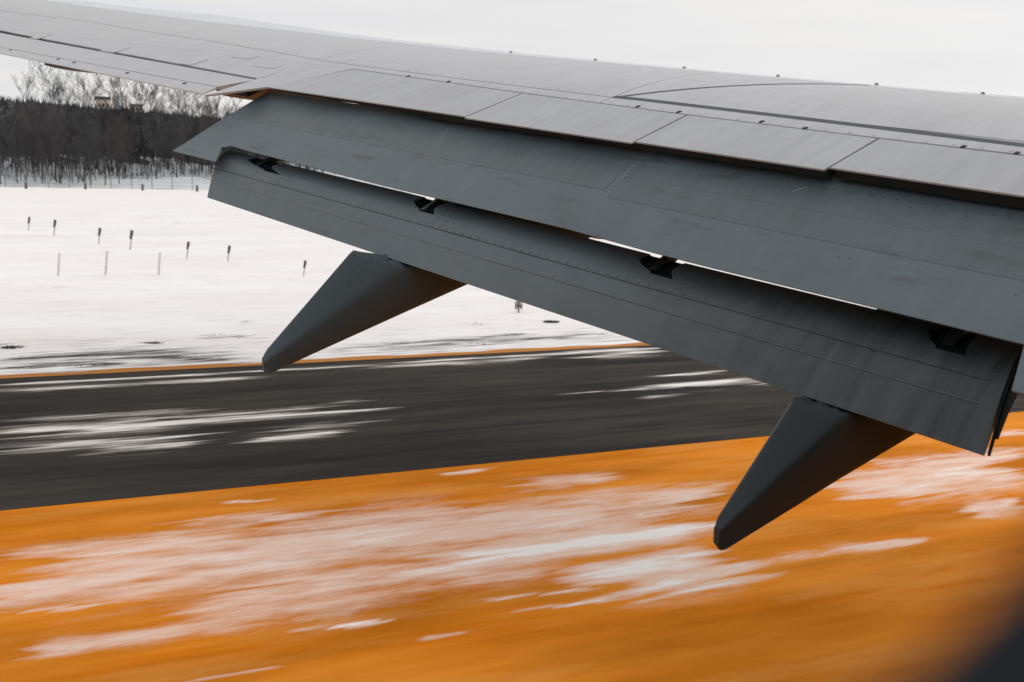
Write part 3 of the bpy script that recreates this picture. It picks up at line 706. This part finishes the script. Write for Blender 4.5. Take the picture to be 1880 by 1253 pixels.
# upper skin of the cove, under the spoilers
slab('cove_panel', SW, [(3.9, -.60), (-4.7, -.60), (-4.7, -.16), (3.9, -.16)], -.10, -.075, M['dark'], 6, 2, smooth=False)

# --- flap fairings: drooped canoe tails under the aft flap and fixed forward bodies under the wing
def fairing(name, P, t_ridge, t_crown, t_bot, tipw, rootw, fwd, mat='fairing'):
    """P: ridge point under the flap edge; each profile = (aft, dz) at two stations; ridge is the inboard shoulder"""
    def ln(q, x): (x0, z0), (x1, z1) = q; return z0 + (z1 - z0) * (x - x0) / (x1 - x0)
    L_ = t_ridge[1][0]; secs, uvs = [], []
    st = list(np.linspace(-fwd, L_ - .05, 64)) + [L_ - .02, L_, L_ + .014, L_ + .018]
    for i, x in enumerate(st):
        tt = min(max((x + fwd) / (L_ + fwd), 0), 1); w = rootw + (tipw - rootw) * min(max(x / L_, 0), 1)
        xr = min(x, L_)
        zr, zc, zb = ln(t_ridge, xr), ln(t_crown, xr), ln(t_bot, xr)
        zc = min(zc, zr + .62); zc = max(zc, zr + .012)
        sh = 1.0
        if x > L_ - .02: sh = math.sqrt(max(0.35, 1 - ((x - (L_ - .02)) / .042) ** 2))
        zm, yc = (zc + zb) / 2, w / 2
        yc0 = w * .74; dz_ = zc - zr
        pr = [(.012, zb + .12 * (zr - zb)), (.0, zr - .34 * (zr - zb)), (.004, zr - .16 * (zr - zb)), (.022 * w, zr - .01), (.07 * w, zr + .09 * dz_), (.15 * w, zr + .22 * dz_), (yc0 * .5, zr + .55 * dz_), (yc0 * .9, zr + .95 * dz_), (yc0, zc), (yc0 + .08 * w, zc - .02 * dz_), (w * .97, zc - .25 * dz_), (w, zr), (w, zb + .12 * (zr - zb)), (w * .9, zb + .015), (w * .6, zb), (w * .3, zb), (w * .08, zb + .012)]
        sec = []
        for (y, z) in pr:
            y2 = yc + (y - yc) * sh; z2 = zm + (z - zm) * sh
            q = P - R * x + N * y2 + Z * z2
            v = q - O2; c_, w_ = v @ C2, v @ n2
            te = cte(v @ S)
            if c_ > te:                        # beyond the edge: cut off along the camera's sight plane over the flap edge
                over = w_ - (2.35 * (c_ - te) - .038)
                if over > 0: q = q - Z * over / 2.5
            else:
                lim = float(np.interp(c_, [.30, te - .03, te], [-.15, -.05, -.038]))
                if w_ > lim: q = q - n2 * (w_ - lim)
            v = q - O1; c_, w_ = v @ C1, v @ n1_
            if c_ < .1 and w_ > -.2: q = q - n1_ * (w_ + .2)
            sec.append(q); uvs.append((y2, x))
        secs.append(sec)
    o = loft(name, secs, M[mat], plane, True, True, True, uvs, 60); return o
Pf1 = on_plane((745, 482), O2, n2); Pf2 = on_plane((1560, 760), O2, n2)
f1 = fairing('flap_fairing', Pf1, ((0, 0), (.99, -.665)), ((.31, .10), (1.0, -.635)), ((-.53, -.165), (.96, -.765)), .13, .36, .75)
f2 = fairing('flap_fairing', Pf2, ((0, 0), (.685, -.485)), ((.17, .06), (.665, -.462)), ((-.51, -.13), (.66, -.612)), .08, .29, .6, 'fairing2')
from mathutils.bvhtree import BVHTree
def dots_on(o, spots, rad, name='rivets'):
    """fastener heads seated on the side of a fairing"""
    base = Vector(parent_world(o.parent)); bv = BVHTree.FromPolygons([base + v.co for v in o.data.vertices], [tuple(p.vertices) for p in o.data.polygons])
    vt, fs = [], []
    for px in spots:
        loc, nor, _, _ = bv.ray_cast(Vector(EYE), Vector(ray(*px)).normalized())
        if loc is None: continue
        if nor.dot(Vector(ray(*px))) > 0: nor = -nor
        u = nor.orthogonal().normalized(); v = nor.cross(u); b = len(vt)
        for hh, rr in ((-.001, rad), (.0015, rad * .7)):
            for k in range(6): a = k * math.pi / 3; vt.append(np.array(loc + nor * hh + (u * math.cos(a) + v * math.sin(a)) * rr))
        fs.append(tuple(range(b + 6, b + 12))); fs += [(b + k, b + (k + 1) % 6, b + 6 + (k + 1) % 6, b + 6 + k) for k in range(6)]
    if fs: r = mesh_obj(name, vt, fs, M['seal'], o); r['kind'] = 'stuff'
def seam_on(o, path, wd):
    base = Vector(parent_world(o.parent)); bv = BVHTree.FromPolygons([base + v.co for v in o.data.vertices], [tuple(p.vertices) for p in o.data.polygons]); pts = []
    for (a, b) in zip(path[:-1], path[1:]):
        for k in range(6):
            q = (a[0] + (b[0] - a[0]) * k / 6, a[1] + (b[1] - a[1]) * k / 6); loc, nor, _, _ = bv.ray_cast(Vector(EYE), Vector(ray(*q)).normalized())
            if loc is not None:
                if nor.dot(Vector(ray(*q))) > 0: nor = -nor
                pts.append((loc, nor))
    vt, fs = [], []
    for i, (loc, nor) in enumerate(pts):
        t = (pts[min(i + 1, len(pts) - 1)][0] - pts[max(i - 1, 0)][0]).normalized(); sd = nor.cross(t).normalized()
        for sg, hh in ((-1, -.001), (-1, .0012), (1, .0012), (1, -.001)): vt.append(np.array(loc + sd * sg * wd / 2 + nor * hh))
    for i in range(len(pts) - 1):
        b = 4 * i; fs += [(b + k, b + k + 1, b + 5 + k, b + 4 + k) for k in range(3)]
    if fs: mesh_obj('seam', vt, fs, M['seam3'], o)
dots_on(f1, [(675, 484), (652, 498), (661, 503), (669, 515), (680, 538), (715, 523), (684, 565), (693, 582), (650, 469), (640, 520), (600, 590), (560, 640)], .006)
seam_on(f1, [(633, 485), (650, 494), (666, 505), (676, 522), (690, 550)], .004)
dots_on(f2, [(1480, 765), (1494, 762), (1508, 764), (1515, 772), (1500, 790), (1530, 800), (1450, 850)], .005)
def canoe(name, P, a0, a1, hw, hh, zc, mat):
    """spindle body running fore and aft from a0 to a1 (metres forward of P), following the slope of the wing"""
    secs = []
    for t in np.linspace(0, 1, 16):
        x = a0 + (a1 - a0) * t; r = max(.03, math.sin(math.pi * (t * .94 + .03)) ** .6); z = zc[0] + (zc[1] - zc[0]) * t
        secs.append([P + R * x + N * (hw * r * math.cos(a)) + Z * (z + hh * r * math.sin(a)) for a in np.linspace(0, 2 * math.pi, 12, endpoint=False)])
    return loft(name, secs, mat, plane)
canoe('fixed_fairing', Pf1 + N * .13, .2, 1.92, .19, .27, (.22, .42), M['lower'])
canoe('fixed_fairing', Pf2 + N * .11, .2, 3.2, .19, .27, (.22, .42), M['lower'])

def canoe_px(px_tail, depth, ln, hw, hh, dz):
    d = ray(*px_tail); P = EYE + d * depth
    return canoe('fixed_fairing', P, -.05, ln, hw, hh, dz, M['pale_fairing'])
canoe_px((88, 118), 16.0, 2.2, .12, .17, (.02, .12))
canoe_px((408, 172), 10.6, 1.8, .10, .12, (.02, .10))
canoe_px((1078, 427), 8.6, .50, .08, .075, (.0, .03))
# --- fuselage side behind the camera with its window
FW_IN, FW_OUT = .070, .095
def FP(a, z, o): return EYE + R * a + N * o + Z * z
def rrect(cx, cz, w, h_, r, n=10):
    pts = []
    for (sx, sz, a0) in ((1, 1, 0), (-1, 1, 90), (-1, -1, 180), (1, -1, 270)):
        for k in range(n + 1): a = math.radians(a0 + 90 * k / n); pts.append((cx + sx * (w / 2 - r) + r * math.cos(a), cz + sz * (h_ / 2 - r) + r * math.sin(a)))
    return pts
WX, WZ, WW, WH = .0205, .105, .27, .36
inner = rrect(WX, WZ, WW, WH, .10); n = len(inner)
bez = rrect(WX, WZ, WW + .045, WH + .045, .12)
outer = []
for (x, z) in rrect(WX, WZ, .7, .8, .002): outer.append((x, z))
vt = [FP(x, z, FW_IN) for x, z in inner] + [FP(x, z, FW_IN - .012) for x, z in bez] + [FP(x, z, FW_OUT) for x, z in bez] + [FP(x, z, FW_OUT) for x, z in inner]
fs = []
for k in range(n):
    k2 = (k + 1) % n
    for a in range(4): b = (a + 1) % 4; fs.append((a * n + k, a * n + k2, b * n + k2, b * n + k))
win = mesh_obj('window_frame', vt, fs, M['bezel'], plane, None, True, 40)
# skin around the window and the barrel of the fuselage, metal on the outside
vt, fs = [], []
RAD, ZC = 1.88, -.25
th0 = [math.asin((z - ZC) / RAD) for z in (WZ - .4, WZ + .4)]
ths = list(np.linspace(-math.radians(120), th0[0], 10)) + list(np.linspace(th0[0], th0[1], 5)[1:]) + list(np.linspace(th0[1], math.radians(130), 10)[1:])
xs = list(np.linspace(-16, WX - .35, 6)) + [WX + .35] + list(np.linspace(WX + .35, 14, 6)[1:])
xc = FW_OUT + .003 - RAD * math.cos(th0[0])
for x in xs:
    for th in ths: vt.append(FP(x, ZC + RAD * math.sin(th), xc + RAD * math.cos(th)))
nt = len(ths)
i0 = 5; j0, j1 = 9, 13
for i in range(len(xs) - 1):
    for j in range(nt - 1):
        if i == i0 and j0 <= j < j1: continue
        fs.append((i * nt + j, i * nt + j + 1, (i + 1) * nt + j + 1, (i + 1) * nt + j))
b0 = len(vt)
orr = []
for (x, z) in bez:      # panel round the window: from the bezel out to the edges of the opening in the barrel
    dx, dz = x - WX, z - WZ; k = min(.35 / abs(dx) if abs(dx) > 1e-6 else 9e9, .4 / abs(dz) if abs(dz) > 1e-6 else 9e9)
    orr.append((WX + dx * k, WZ + dz * k))
for (x, z) in bez: vt.append(FP(x, z, FW_OUT + .001))
for (x, z) in orr: vt.append(FP(x, z, xc + RAD * math.cos(math.asin((z - ZC) / RAD))))
for k in range(n): k2 = (k + 1) % n; fs.append((b0 + k, b0 + k2, b0 + n + k2, b0 + n + k))
mesh_obj('fuselage', vt, fs, M['fuselage'], plane)

# ------------------------------------------------------------------ field furniture
M['stake'] = plain('pale_stake_wood', (.70, .65, .63), .7, .2)
M['post_white'] = plain('weathered_pale_post', (.56, .52, .50), .7, .2)
M['post_dark'] = plain('dark_marker_plate', (.12, .105, .105), .7, .2)
def local_box(bm, cx, cy, cz, sx, sy, sz):
    r = bmesh.ops.create_cube(bm, size=1); bmesh.ops.scale(bm, vec=(sx, sy, sz), verts=r['verts']); bmesh.ops.translate(bm, vec=(cx, cy, cz), verts=r['verts'])
def bm_obj(name, bm, mat, parent=None):
    me = bpy.data.meshes.new(name); bm.to_mesh(me); bm.free(); me.materials.append(mat)
    o = bpy.data.objects.new(name, me); C.objects.link(o)
    if parent: o.parent = parent
    return o
def copy_tree(o, parent=None):
    c = o.copy(); C.objects.link(c)
    if parent: c.parent = parent
    for ch in list(o.children): copy_tree(ch, c)
    return c
mp_root = empty('marker_post', (0, 0, 0))
bm = bmesh.new(); local_box(bm, 0, 0, .30, .045, .03, .60); bm_obj('pole', bm, M['post_white'], mp_root)
bm = bmesh.new(); local_box(bm, 0, -.022, .55, .10, .012, .20); bmesh.ops.bevel(bm, geom=bm.edges[:], offset=.004, segments=1); bm_obj('upper_plate', bm, M['post_dark'], mp_root)
bm = bmesh.new(); local_box(bm, -.01, -.022, .40, .085, .012, .09); bmesh.ops.bevel(bm, geom=bm.edges[:], offset=.004, segments=1); bm_obj('lower_plate', bm, M['post_dark'], mp_root)
posts = [((557, 508), (560, 477)), ((418, 482), (423, 450)), ((343, 474), (349, 443)), ((239, 458), (244, 422)), ((181, 450), (186, 418)), ((99, 434), (103, 403)), ((52, 425), (57, 398))]
plabels = ['marker post with dark top plates standing nearest the left flap fairing', 'dark-topped marker post in the snow, second from the flap fairing', 'dark-topped marker post, third from the flap fairing along the row', 'dark-topped marker post midway along the row, fourth from the fairing',
           'dark-topped marker post in the row, third from its far left end', 'small dark-topped marker post, second from the far left end of the row', 'smallest dark-topped marker post, at the far left end of the row']
for i, ((bx, by), (tx, ty)) in enumerate(posts):
    o = mp_root if i == 0 else copy_tree(mp_root)
    a, oo_ = ground_ao(bx, by); o.location = ao_world(a, oo_, -.03)
    p = np.array(ao_world(a, oo_)); dep = (p - EYE) @ fw; hgt = (by - ty) / FOC * dep
    o.scale = (hgt / .64,) * 3; o.rotation_euler = (0, math.radians(8), 0)
    tag(o, plabels[i], 'marker post', 'dark-topped marker posts in the snow')
st = empty('pale_stake', (0, 0, 0))
bm = bmesh.new(); local_box(bm, 0, 0, .33, .06, .035, .66); bm_obj('stake', bm, M['stake'], st)
bm = bmesh.new(); local_box(bm, 0, 0, .665, .066, .04, .02); bm_obj('cap', bm, M['stake'], st)
sl = ['pale stake in the snow, farthest left of the three faint ones', 'middle one of three faint pale stakes in the snow', 'pale stake in the snow, farthest right of the three faint ones']
for i, ((bx, by), hp) in enumerate([((107, 506), 42), ((194, 506), 46), ((291, 507), 44)]):
    o = st if i == 0 else copy_tree(st)
    a, oo_ = ground_ao(bx, by); o.location = ao_world(a, oo_, -.02); p = np.array(ao_world(a, oo_)); dep = (p - EYE) @ fw
    o.scale = (hp / FOC * dep / .675,) * 3; o.rotation_euler = (0, math.radians(6), 0)
    tag(o, sl[i], 'stake', 'pale stakes in the snow')
# bush on a stem and dead tussocks
M['twig'] = plain('dead_twigs', (.055, .048, .040), .8, .1, .4, 20)
M['twig_pale'] = plain('dry_stalks', (.17, .14, .11), .8, .1, .3, 20)
def tuft(name, n, h_, spread, lean, mat, flat=0):
    bm = bmesh.new()
    for _ in range(n):
        a = random.uniform(0, 6.283); r = spread * random.random() ** .6; x, y = r * math.cos(a), r * math.sin(a) * .6
        hh = h_ * random.uniform(.5, 1); dx = random.gauss(0, lean); dy = random.gauss(0, lean); w = .008
        v = [bm.verts.new((x - w, y, 0)), bm.verts.new((x + w, y, 0)), bm.verts.new((x + dx * hh, y + dy * hh, hh))]
        bm.faces.new(v)
    return bm_obj(name, bm, mat)
a, o_ = ground_ao(952, 575)
bush = empty('bush', ao_world(a, o_, 0)); tag(bush, 'small dark dead bush on a short stem beside the flap edge', 'bush')
bm = bmesh.new()
for _ in range(420):
    th, z_ = random.uniform(0, 6.283), random.gauss(.20, .065); r = .10 * random.random() ** .5
    p = Vector((r * math.cos(th), r * math.sin(th), max(.05, z_))); q = Vector((random.gauss(0, .03), random.gauss(0, .03), random.gauss(.01, .03))); k = Vector((.006, 0, .004))
    bm.faces.new([bm.verts.new(p - k), bm.verts.new(p + k), bm.verts.new(p + q)])
bm_obj('crown', bm, M['twig_pale'], bush)
bm = bmesh.new(); bmesh.ops.create_cone(bm, segments=6, radius1=.02, radius2=.012, depth=.22, cap_ends=True); bmesh.ops.translate(bm, vec=(0, 0, .1), verts=bm.verts); bm_obj('stem', bm, M['twig'], bush)
for px, sc, lb in (((1012, 592), 1.0, 'flattened dark grass tussock in snow, right of the dead bush'), ((281, 632), .9, 'dark grass tussock in the snow above the long dark drift'), ((20, 640), 1.1, 'dark grass tussock in the snow by the left edge')):
    a, o_ = ground_ao(*px); t_ = tuft('grass_tussock', 260, .05 * sc, .20 * sc, 1.6, M['twig']); t_.location = ao_world(a, o_, 0); tag(t_, lb, 'grass tussock')
bm = bmesh.new()
for (x0, y0, x1, y1, wpx, it) in TS:
    if it < .6: continue
    for _ in range(int(40 * it)):
        t = random.random(); a, o_ = ground_ao(x0 + (x1 - x0) * t + random.gauss(0, 6), y0 + (y1 - y0) * t + random.gauss(0, wpx * .5))
        p = Vector(ao_world(a, o_, 0)); hh = random.uniform(.006, .018) * (1 if o_ < 40 else 2)
        bm.faces.new([bm.verts.new(p + Vector((-.012, 0, 0))), bm.verts.new(p + Vector((.012, 0, 0))), bm.verts.new(p + Vector((random.gauss(0, .04), random.gauss(0, .02), hh)))])
gt = bm_obj('dead_grass', bm, M['twig']); tag(gt, 'sparse dead grass poking through the snow beyond the asphalt', 'dead grass', None, 'stuff')

# fence at the foot of the wood
M['fence'] = plain('grey_fence_wire', (.16, .17, .17), .6, .3)
fence = empty('fence', ao_world(6, 235.5, 0)); tag(fence, 'thin wire fence on posts along the foot of the bare wood', 'fence')
def f_o(a): return 236.0 - .168 * (a + 17)
def fence_z(a): return .1
prev = None
pm = None
for k in range(26):
    a = -24 + k * 4.1; p = np.array(ao_world(a, f_o(a), 0))
    if pm is None:
        po = mesh_obj('post', [p + np.array([x, y, z]) for z in (-.3, 3.6) for x, y in ((-.06, -.06), (.06, -.06), (.06, .06), (-.06, .06))], [(0, 1, 2, 3), (7, 6, 5, 4), (0, 1, 5, 4), (1, 2, 6, 5), (2, 3, 7, 6), (3, 0, 4, 7)], M['fence'], fence); pm = (po, p)
    else:
        q = pm[0].copy(); C.objects.link(q); q.location = tuple(p - pm[1])
vt, fs = [], []
p0, p1 = np.array(ao_world(-24, f_o(-24))), np.array(ao_world(-24 + 25 * 4.1, f_o(-24 + 25 * 4.1)))
for z in (.15, .8, 1.5, 2.2, 2.9, 3.5):
    b = len(vt)
    for P in (p0, p1):
        for dy, dz in ((-.02, -.02), (.02, -.02), (.02, .02), (-.02, .02)): vt.append(P + N * dy + Z * (z + dz))
    fs += [(b + k, b + (k + 1) % 4, b + 4 + (k + 1) % 4, b + 4 + k) for k in range(4)]
for z in (): pass
wires = mesh_obj('wires', vt, fs, M['fence'], fence)
# short dark marker stubs standing before the fence
bm = bmesh.new(); bmesh.ops.create_cone(bm, segments=8, radius1=.28, radius2=.24, depth=1.3, cap_ends=True); bmesh.ops.translate(bm, vec=(0, 0, .62), verts=bm.verts); stub = bm_obj('bollard', bm, M['post_dark'])
sb = ['short dark bollard before the fence, leftmost of four', 'short dark bollard before the fence, second from the left', 'short dark bollard before the fence, third from the left', 'short dark bollard before the fence, closest to the flap tip']
for i, px in enumerate([(48, 347), (157, 348), (262, 350), (362, 352)]):
    o = stub if i == 0 else stub.copy()
    if i: C.objects.link(o)
    a, o_ = ground_ao(*px); o.location = ao_world(a, min(o_, f_o(0) - 4), -.02); tag(o, sb[i], 'bollard', 'short bollards before the fence')

# ------------------------------------------------------------------ bare trees
M['bark'] = plain('dark_bark', (.086, .085, .088), .9, .05, .3, 3)
M['bark2'] = plain('reddish_twigs', (.105, .088, .088), .9, .05, .3, 3)
def tube(vs_, fs_, p, q, r0, r1, sides=4):
    d = (q - p).normalized(); u = d.orthogonal().normalized(); v = d.cross(u); b = len(vs_)
    for P, r in ((p, r0), (q, r1)):
        for k in range(sides): a = 2 * math.pi * k / sides; vs_.append(P + (u * math.cos(a) + v * math.sin(a)) * r)
    for k in range(sides): fs_.append((b + k, b + (k + 1) % sides, b + sides + (k + 1) % sides, b + sides + k))
def make_tree(rnd, h_, form, sparse=False):
    """trunk and crown meshes of one bare broadleaf tree"""
    tv, tf, cv, cf = [], [], [], []
    p = Vector((0, 0, -.5)); d = Vector((rnd.gauss(0, .05), rnd.gauss(0, .05), 1)).normalized(); segs = 7; r = h_ * .0125; pts = []
    for i in range(segs):
        q = p + d * (h_ * (.85 if form else .7) / segs); r2 = r * .84; tube(tv, tf, p, q, r, r2, 6); pts.append((q.copy(), d.copy(), r2, i)); p, r = q, r2
        d = (d + Vector((rnd.gauss(0, .07), rnd.gauss(0, .07), .05))).normalized()
    def branch(p, d, ln, r, lev):
        n = 3 if lev < 3 else 2
        for i in range(n):
            q = p + d * ln / n; tube(cv, cf, p, q, max(r, .022), max(r * .75, .018), 3 if lev else 4); p = q; r *= .75
            d = (d + Vector((rnd.gauss(0, .14), rnd.gauss(0, .14), .12 + .05 * form))).normalized()
            if lev < 4:
                for _ in range(2 if lev < 3 else 2):
                    if rnd.random() < (.70 if sparse else .92):
                        e = (d + Vector((rnd.gauss(0, .55), rnd.gauss(0, .55), rnd.gauss(.15, .3)))).normalized()
                        branch(p, e, ln * rnd.uniform(.45, .68), r * .65, lev + 1)
    start = 2 if form else 1
    for (q, dd, rr, i) in pts:
        if i < start: continue
        for _ in range(2 if i < segs - 1 else 3):
            a = rnd.uniform(0, 6.283); up_ = rnd.uniform(.7, 1.5) if form else rnd.uniform(.5, 1.2)
            branch(q, Vector((math.cos(a), math.sin(a), up_)).normalized(), h_ * rnd.uniform(.16, .26), rr * .55, 1)
    return tv, tf, cv, cf
M['bark3'] = plain('dark_skyline_bark', (.046, .046, .050), .9, .05, .3, 3)
protos = []
for k in range(10):
    rnd = random.Random(40 + k); h_ = 20.0; tv, tf, cv, cf = make_tree(rnd, h_, k % 2, k >= 6)
    mt = bpy.data.meshes.new('trunk'); mt.from_pydata([tuple(v) for v in tv], [], tf); mt.materials.append(M['bark3'] if k >= 6 else M['bark'])
    mc = bpy.data.meshes.new('crown'); mc.from_pydata([tuple(v) for v in cv], [], cf); mc.materials.append(M['bark3'] if k >= 6 else M['bark2'] if k in (1, 4) else M['bark'])
    protos.append((mt, mc))
def plant(a, o_, h_, k, label, group, rot=None):
    r = empty('bare_tree', ao_world(a, o_, float(hill_z(np.array(a), np.array(o_))) - .1)); r.scale = (h_ / 20 * random.uniform(.8, 1.05),) * 2 + (h_ / 20,); r.rotation_euler = (0, 0, random.uniform(0, 6.28))
    for nm, me in zip(('trunk', 'crown'), protos[k]):
        q = bpy.data.objects.new(nm, me); C.objects.link(q); q.parent = r
    tag(r, label, 'tree', group); return r
def a_at(px, o_):      # place along the runway of the point o_ metres out that one sees at a column of the photograph
    d = ray(px, 330); return (d @ R) * o_ / (d @ N)
# tall trees that stand out against the sky
tall = [(12, 232, 'low bare tree top against the sky above the far blue hill'), (62, 150, 'leaning bare tree at the left end of the skyline trees'), (84, 143, 'tall bare tree leaning left, second along the skyline'), (108, 140, 'bare spreading tree rising below the orange-bottomed fairing'), (128, 150, 'slim bare tree just right of the orange-bottomed fairing'),
        (158, 150, 'bare tree of medium height left of the pale building'), (178, 152, 'bare tree before the left side of the pale building'), (206, 146, 'tall bare tree with thick crown before the pale building'), (226, 140, 'tall bare tree rising just over the pale building'), (240, 138, 'dark straight trunk tree at the right edge of the pale building'), (258, 150, 'bare tree just right of the pale building'),
        (284, 150, 'dark bare tree below the middle of the aileron'), (302, 152, 'slim bare tree below the aileron tab'), (322, 152, 'dark bare tree left of the wing trailing corner'), (345, 152, 'bare tree under the inner end of the aileron'), (372, 160, 'bare tree under the wing trailing corner'), (398, 165, 'bare tree just left of the raised flap corner'), (424, 168, 'bare tree touching the flap corner')]
for i, (px, ytop, lb) in enumerate(tall):
    o_ = random.uniform(268, 292); a = a_at(px, o_); z0 = float(hill_z(np.array(a), np.array(o_)))
    p = np.array(ao_world(a, o_)); dep = (p - EYE) @ fw; hor = 312 + .021 * px; h_ = EYE_H + (hor - ytop - 7) / FOC * dep - z0
    plant(a, o_, h_ * 1.02, 6 + i % 4, lb, 'tall bare trees on the skyline of the wood')
# the mass of the wood
wood = 'bare dark tree standing among others in the wood behind the fence'
for i in range(190):
    o_ = 240 + 58 * random.random() ** .9; px = random.uniform(-40, 640); a = a_at(px, o_)
    if px > 200: o_ = min(300, o_ + (px - 200) * .06); a = a_at(px, o_)
    z0 = float(hill_z(np.array(a), np.array(o_))); dep = (np.array(ao_world(a, o_)) - EYE) @ fw
    plant(a, o_, max(6, EYE_H + (312 + .021 * px - random.uniform(198, 255)) / FOC * dep - z0), i % 6, wood, 'bare trees filling the wood')
# the thin wood on the hillside behind: one mass
bm = bmesh.new()
def spike(a, o_, hh, w, lean=.5):
    z = float(hill_z(np.array(a), np.array(o_))); p = Vector(ao_world(a, o_, z - .3))
    q = Vector((random.gauss(0, lean), random.gauss(0, lean), hh)); k = Vector((w, random.gauss(0, .15 * w), 0))
    bm.faces.new([bm.verts.new(p - k), bm.verts.new(p + k), bm.verts.new(p + q)])
for _ in range(6500):
    o_ = random.uniform(296, 440); a = a_at(random.uniform(-120, 760), o_)
    if random.random() < .12: a = random.uniform(-120, 260)
    spike(a, o_, random.uniform(1, 3), random.uniform(.12, .5))
for _ in range(2600):      # saplings among the trunks, thinning out towards the fence
    px = random.uniform(-60, 700); o_ = 303 - 58 * random.random() ** 1.5; o_ = min(303, o_ + max(0, px - 150) * .07)
    spike(a_at(px, o_), o_, random.uniform(2.5, 7.5), random.uniform(.05, .12), .7)
scrub = bm_obj('hillside_scrub', bm, M['hill_wood']); tag(scrub, 'dark bare scrub covering the hillside behind the wood', 'scrub', None, 'stuff')

# pale building on the hillside among the tree tops
M['wall_pale'] = plain('warm_lit_render', (.88, .74, .60), .8, .2, .06, .3)  # warm light on the pale walls mixed into their colour
M['roof_dark'] = plain('dark_roof', (.10, .11, .11), .7, .2)
M['glass_dark'] = plain('dark_window_glass', (.05, .06, .07), .2, .5)
ob = 436.0
def bz(px, py):
    d = ray(px, py); t = ob / (d @ N); p = EYE + d * t; return p @ R, p[2]
a0, z1 = bz(176, 182); a1, z0 = bz(202, 203); a2, zr = bz(206, 177)
bld = empty('building', ao_world((a0 + a1) / 2, ob, z0 - 6)); tag(bld, 'pale warm-lit building with a dark roof seen between the tree tops', 'building')
def wbox(name, a0, a1, z0, z1, o0, o1, mat, parent):
    vt = [np.array(ao_world(a, o_, z)) for z in (z0, z1) for a, o_ in ((a0, o0), (a1, o0), (a1, o1), (a0, o1))]
    return mesh_obj(name, vt, [(0, 3, 2, 1), (4, 5, 6, 7), (0, 1, 5, 4), (1, 2, 6, 5), (2, 3, 7, 6), (3, 0, 4, 7)], mat, parent)
wbox('wall', a0, a1, z0 - 8, z1, ob, ob + 9, M['wall_pale'], bld)
rf = wbox('roof', a0 - .4, a1 + .4, z1, z1 + 1.0, ob - .4, ob + 9.4, M['roof_dark'], bld)
c0, ct = bz(206, 176); c1, cb = bz(212, 190)
wbox('tower', c0, c1, z0 - 8, ct, ob - .2, ob + 4, M['wall_pale'], bld)
for k in range(3):
    aw = a0 + (a1 - a0) * (.15 + .3 * k); wbox('window', aw, aw + .9, z0 + 1.2, z0 + 2.6, ob - .05, ob + .1, M['glass_dark'], bld)
a0, z1 = bz(240, 194); a1, z0 = bz(262, 203)
b2 = empty('building', ao_world((a0 + a1) / 2, ob, z0 - 6)); tag(b2, 'low pale building beside the tall dark trunk, right of the towered one', 'building')
wbox('wall', a0, a1, z0 - 8, z1, ob, ob + 8, M['wall_pale'], b2); wbox('roof', a0 - .3, a1 + .3, z1, z1 + .6, ob - .3, ob + 8.3, M['roof_dark'], b2)
c0, ct = bz(229, 177); c1, cb = bz(234, 195); wbox('chimney', c0, c1, z0 - 8, ct, ob + 1, ob + 3, M['wall_pale'], b2)
for k in range(3):
    aw = a0 + (a1 - a0) * (.12 + .3 * k); wbox('window', aw, aw + .8, z0 - .2, z0 + .9, ob - .05, ob + .1, M['glass_dark'], b2)
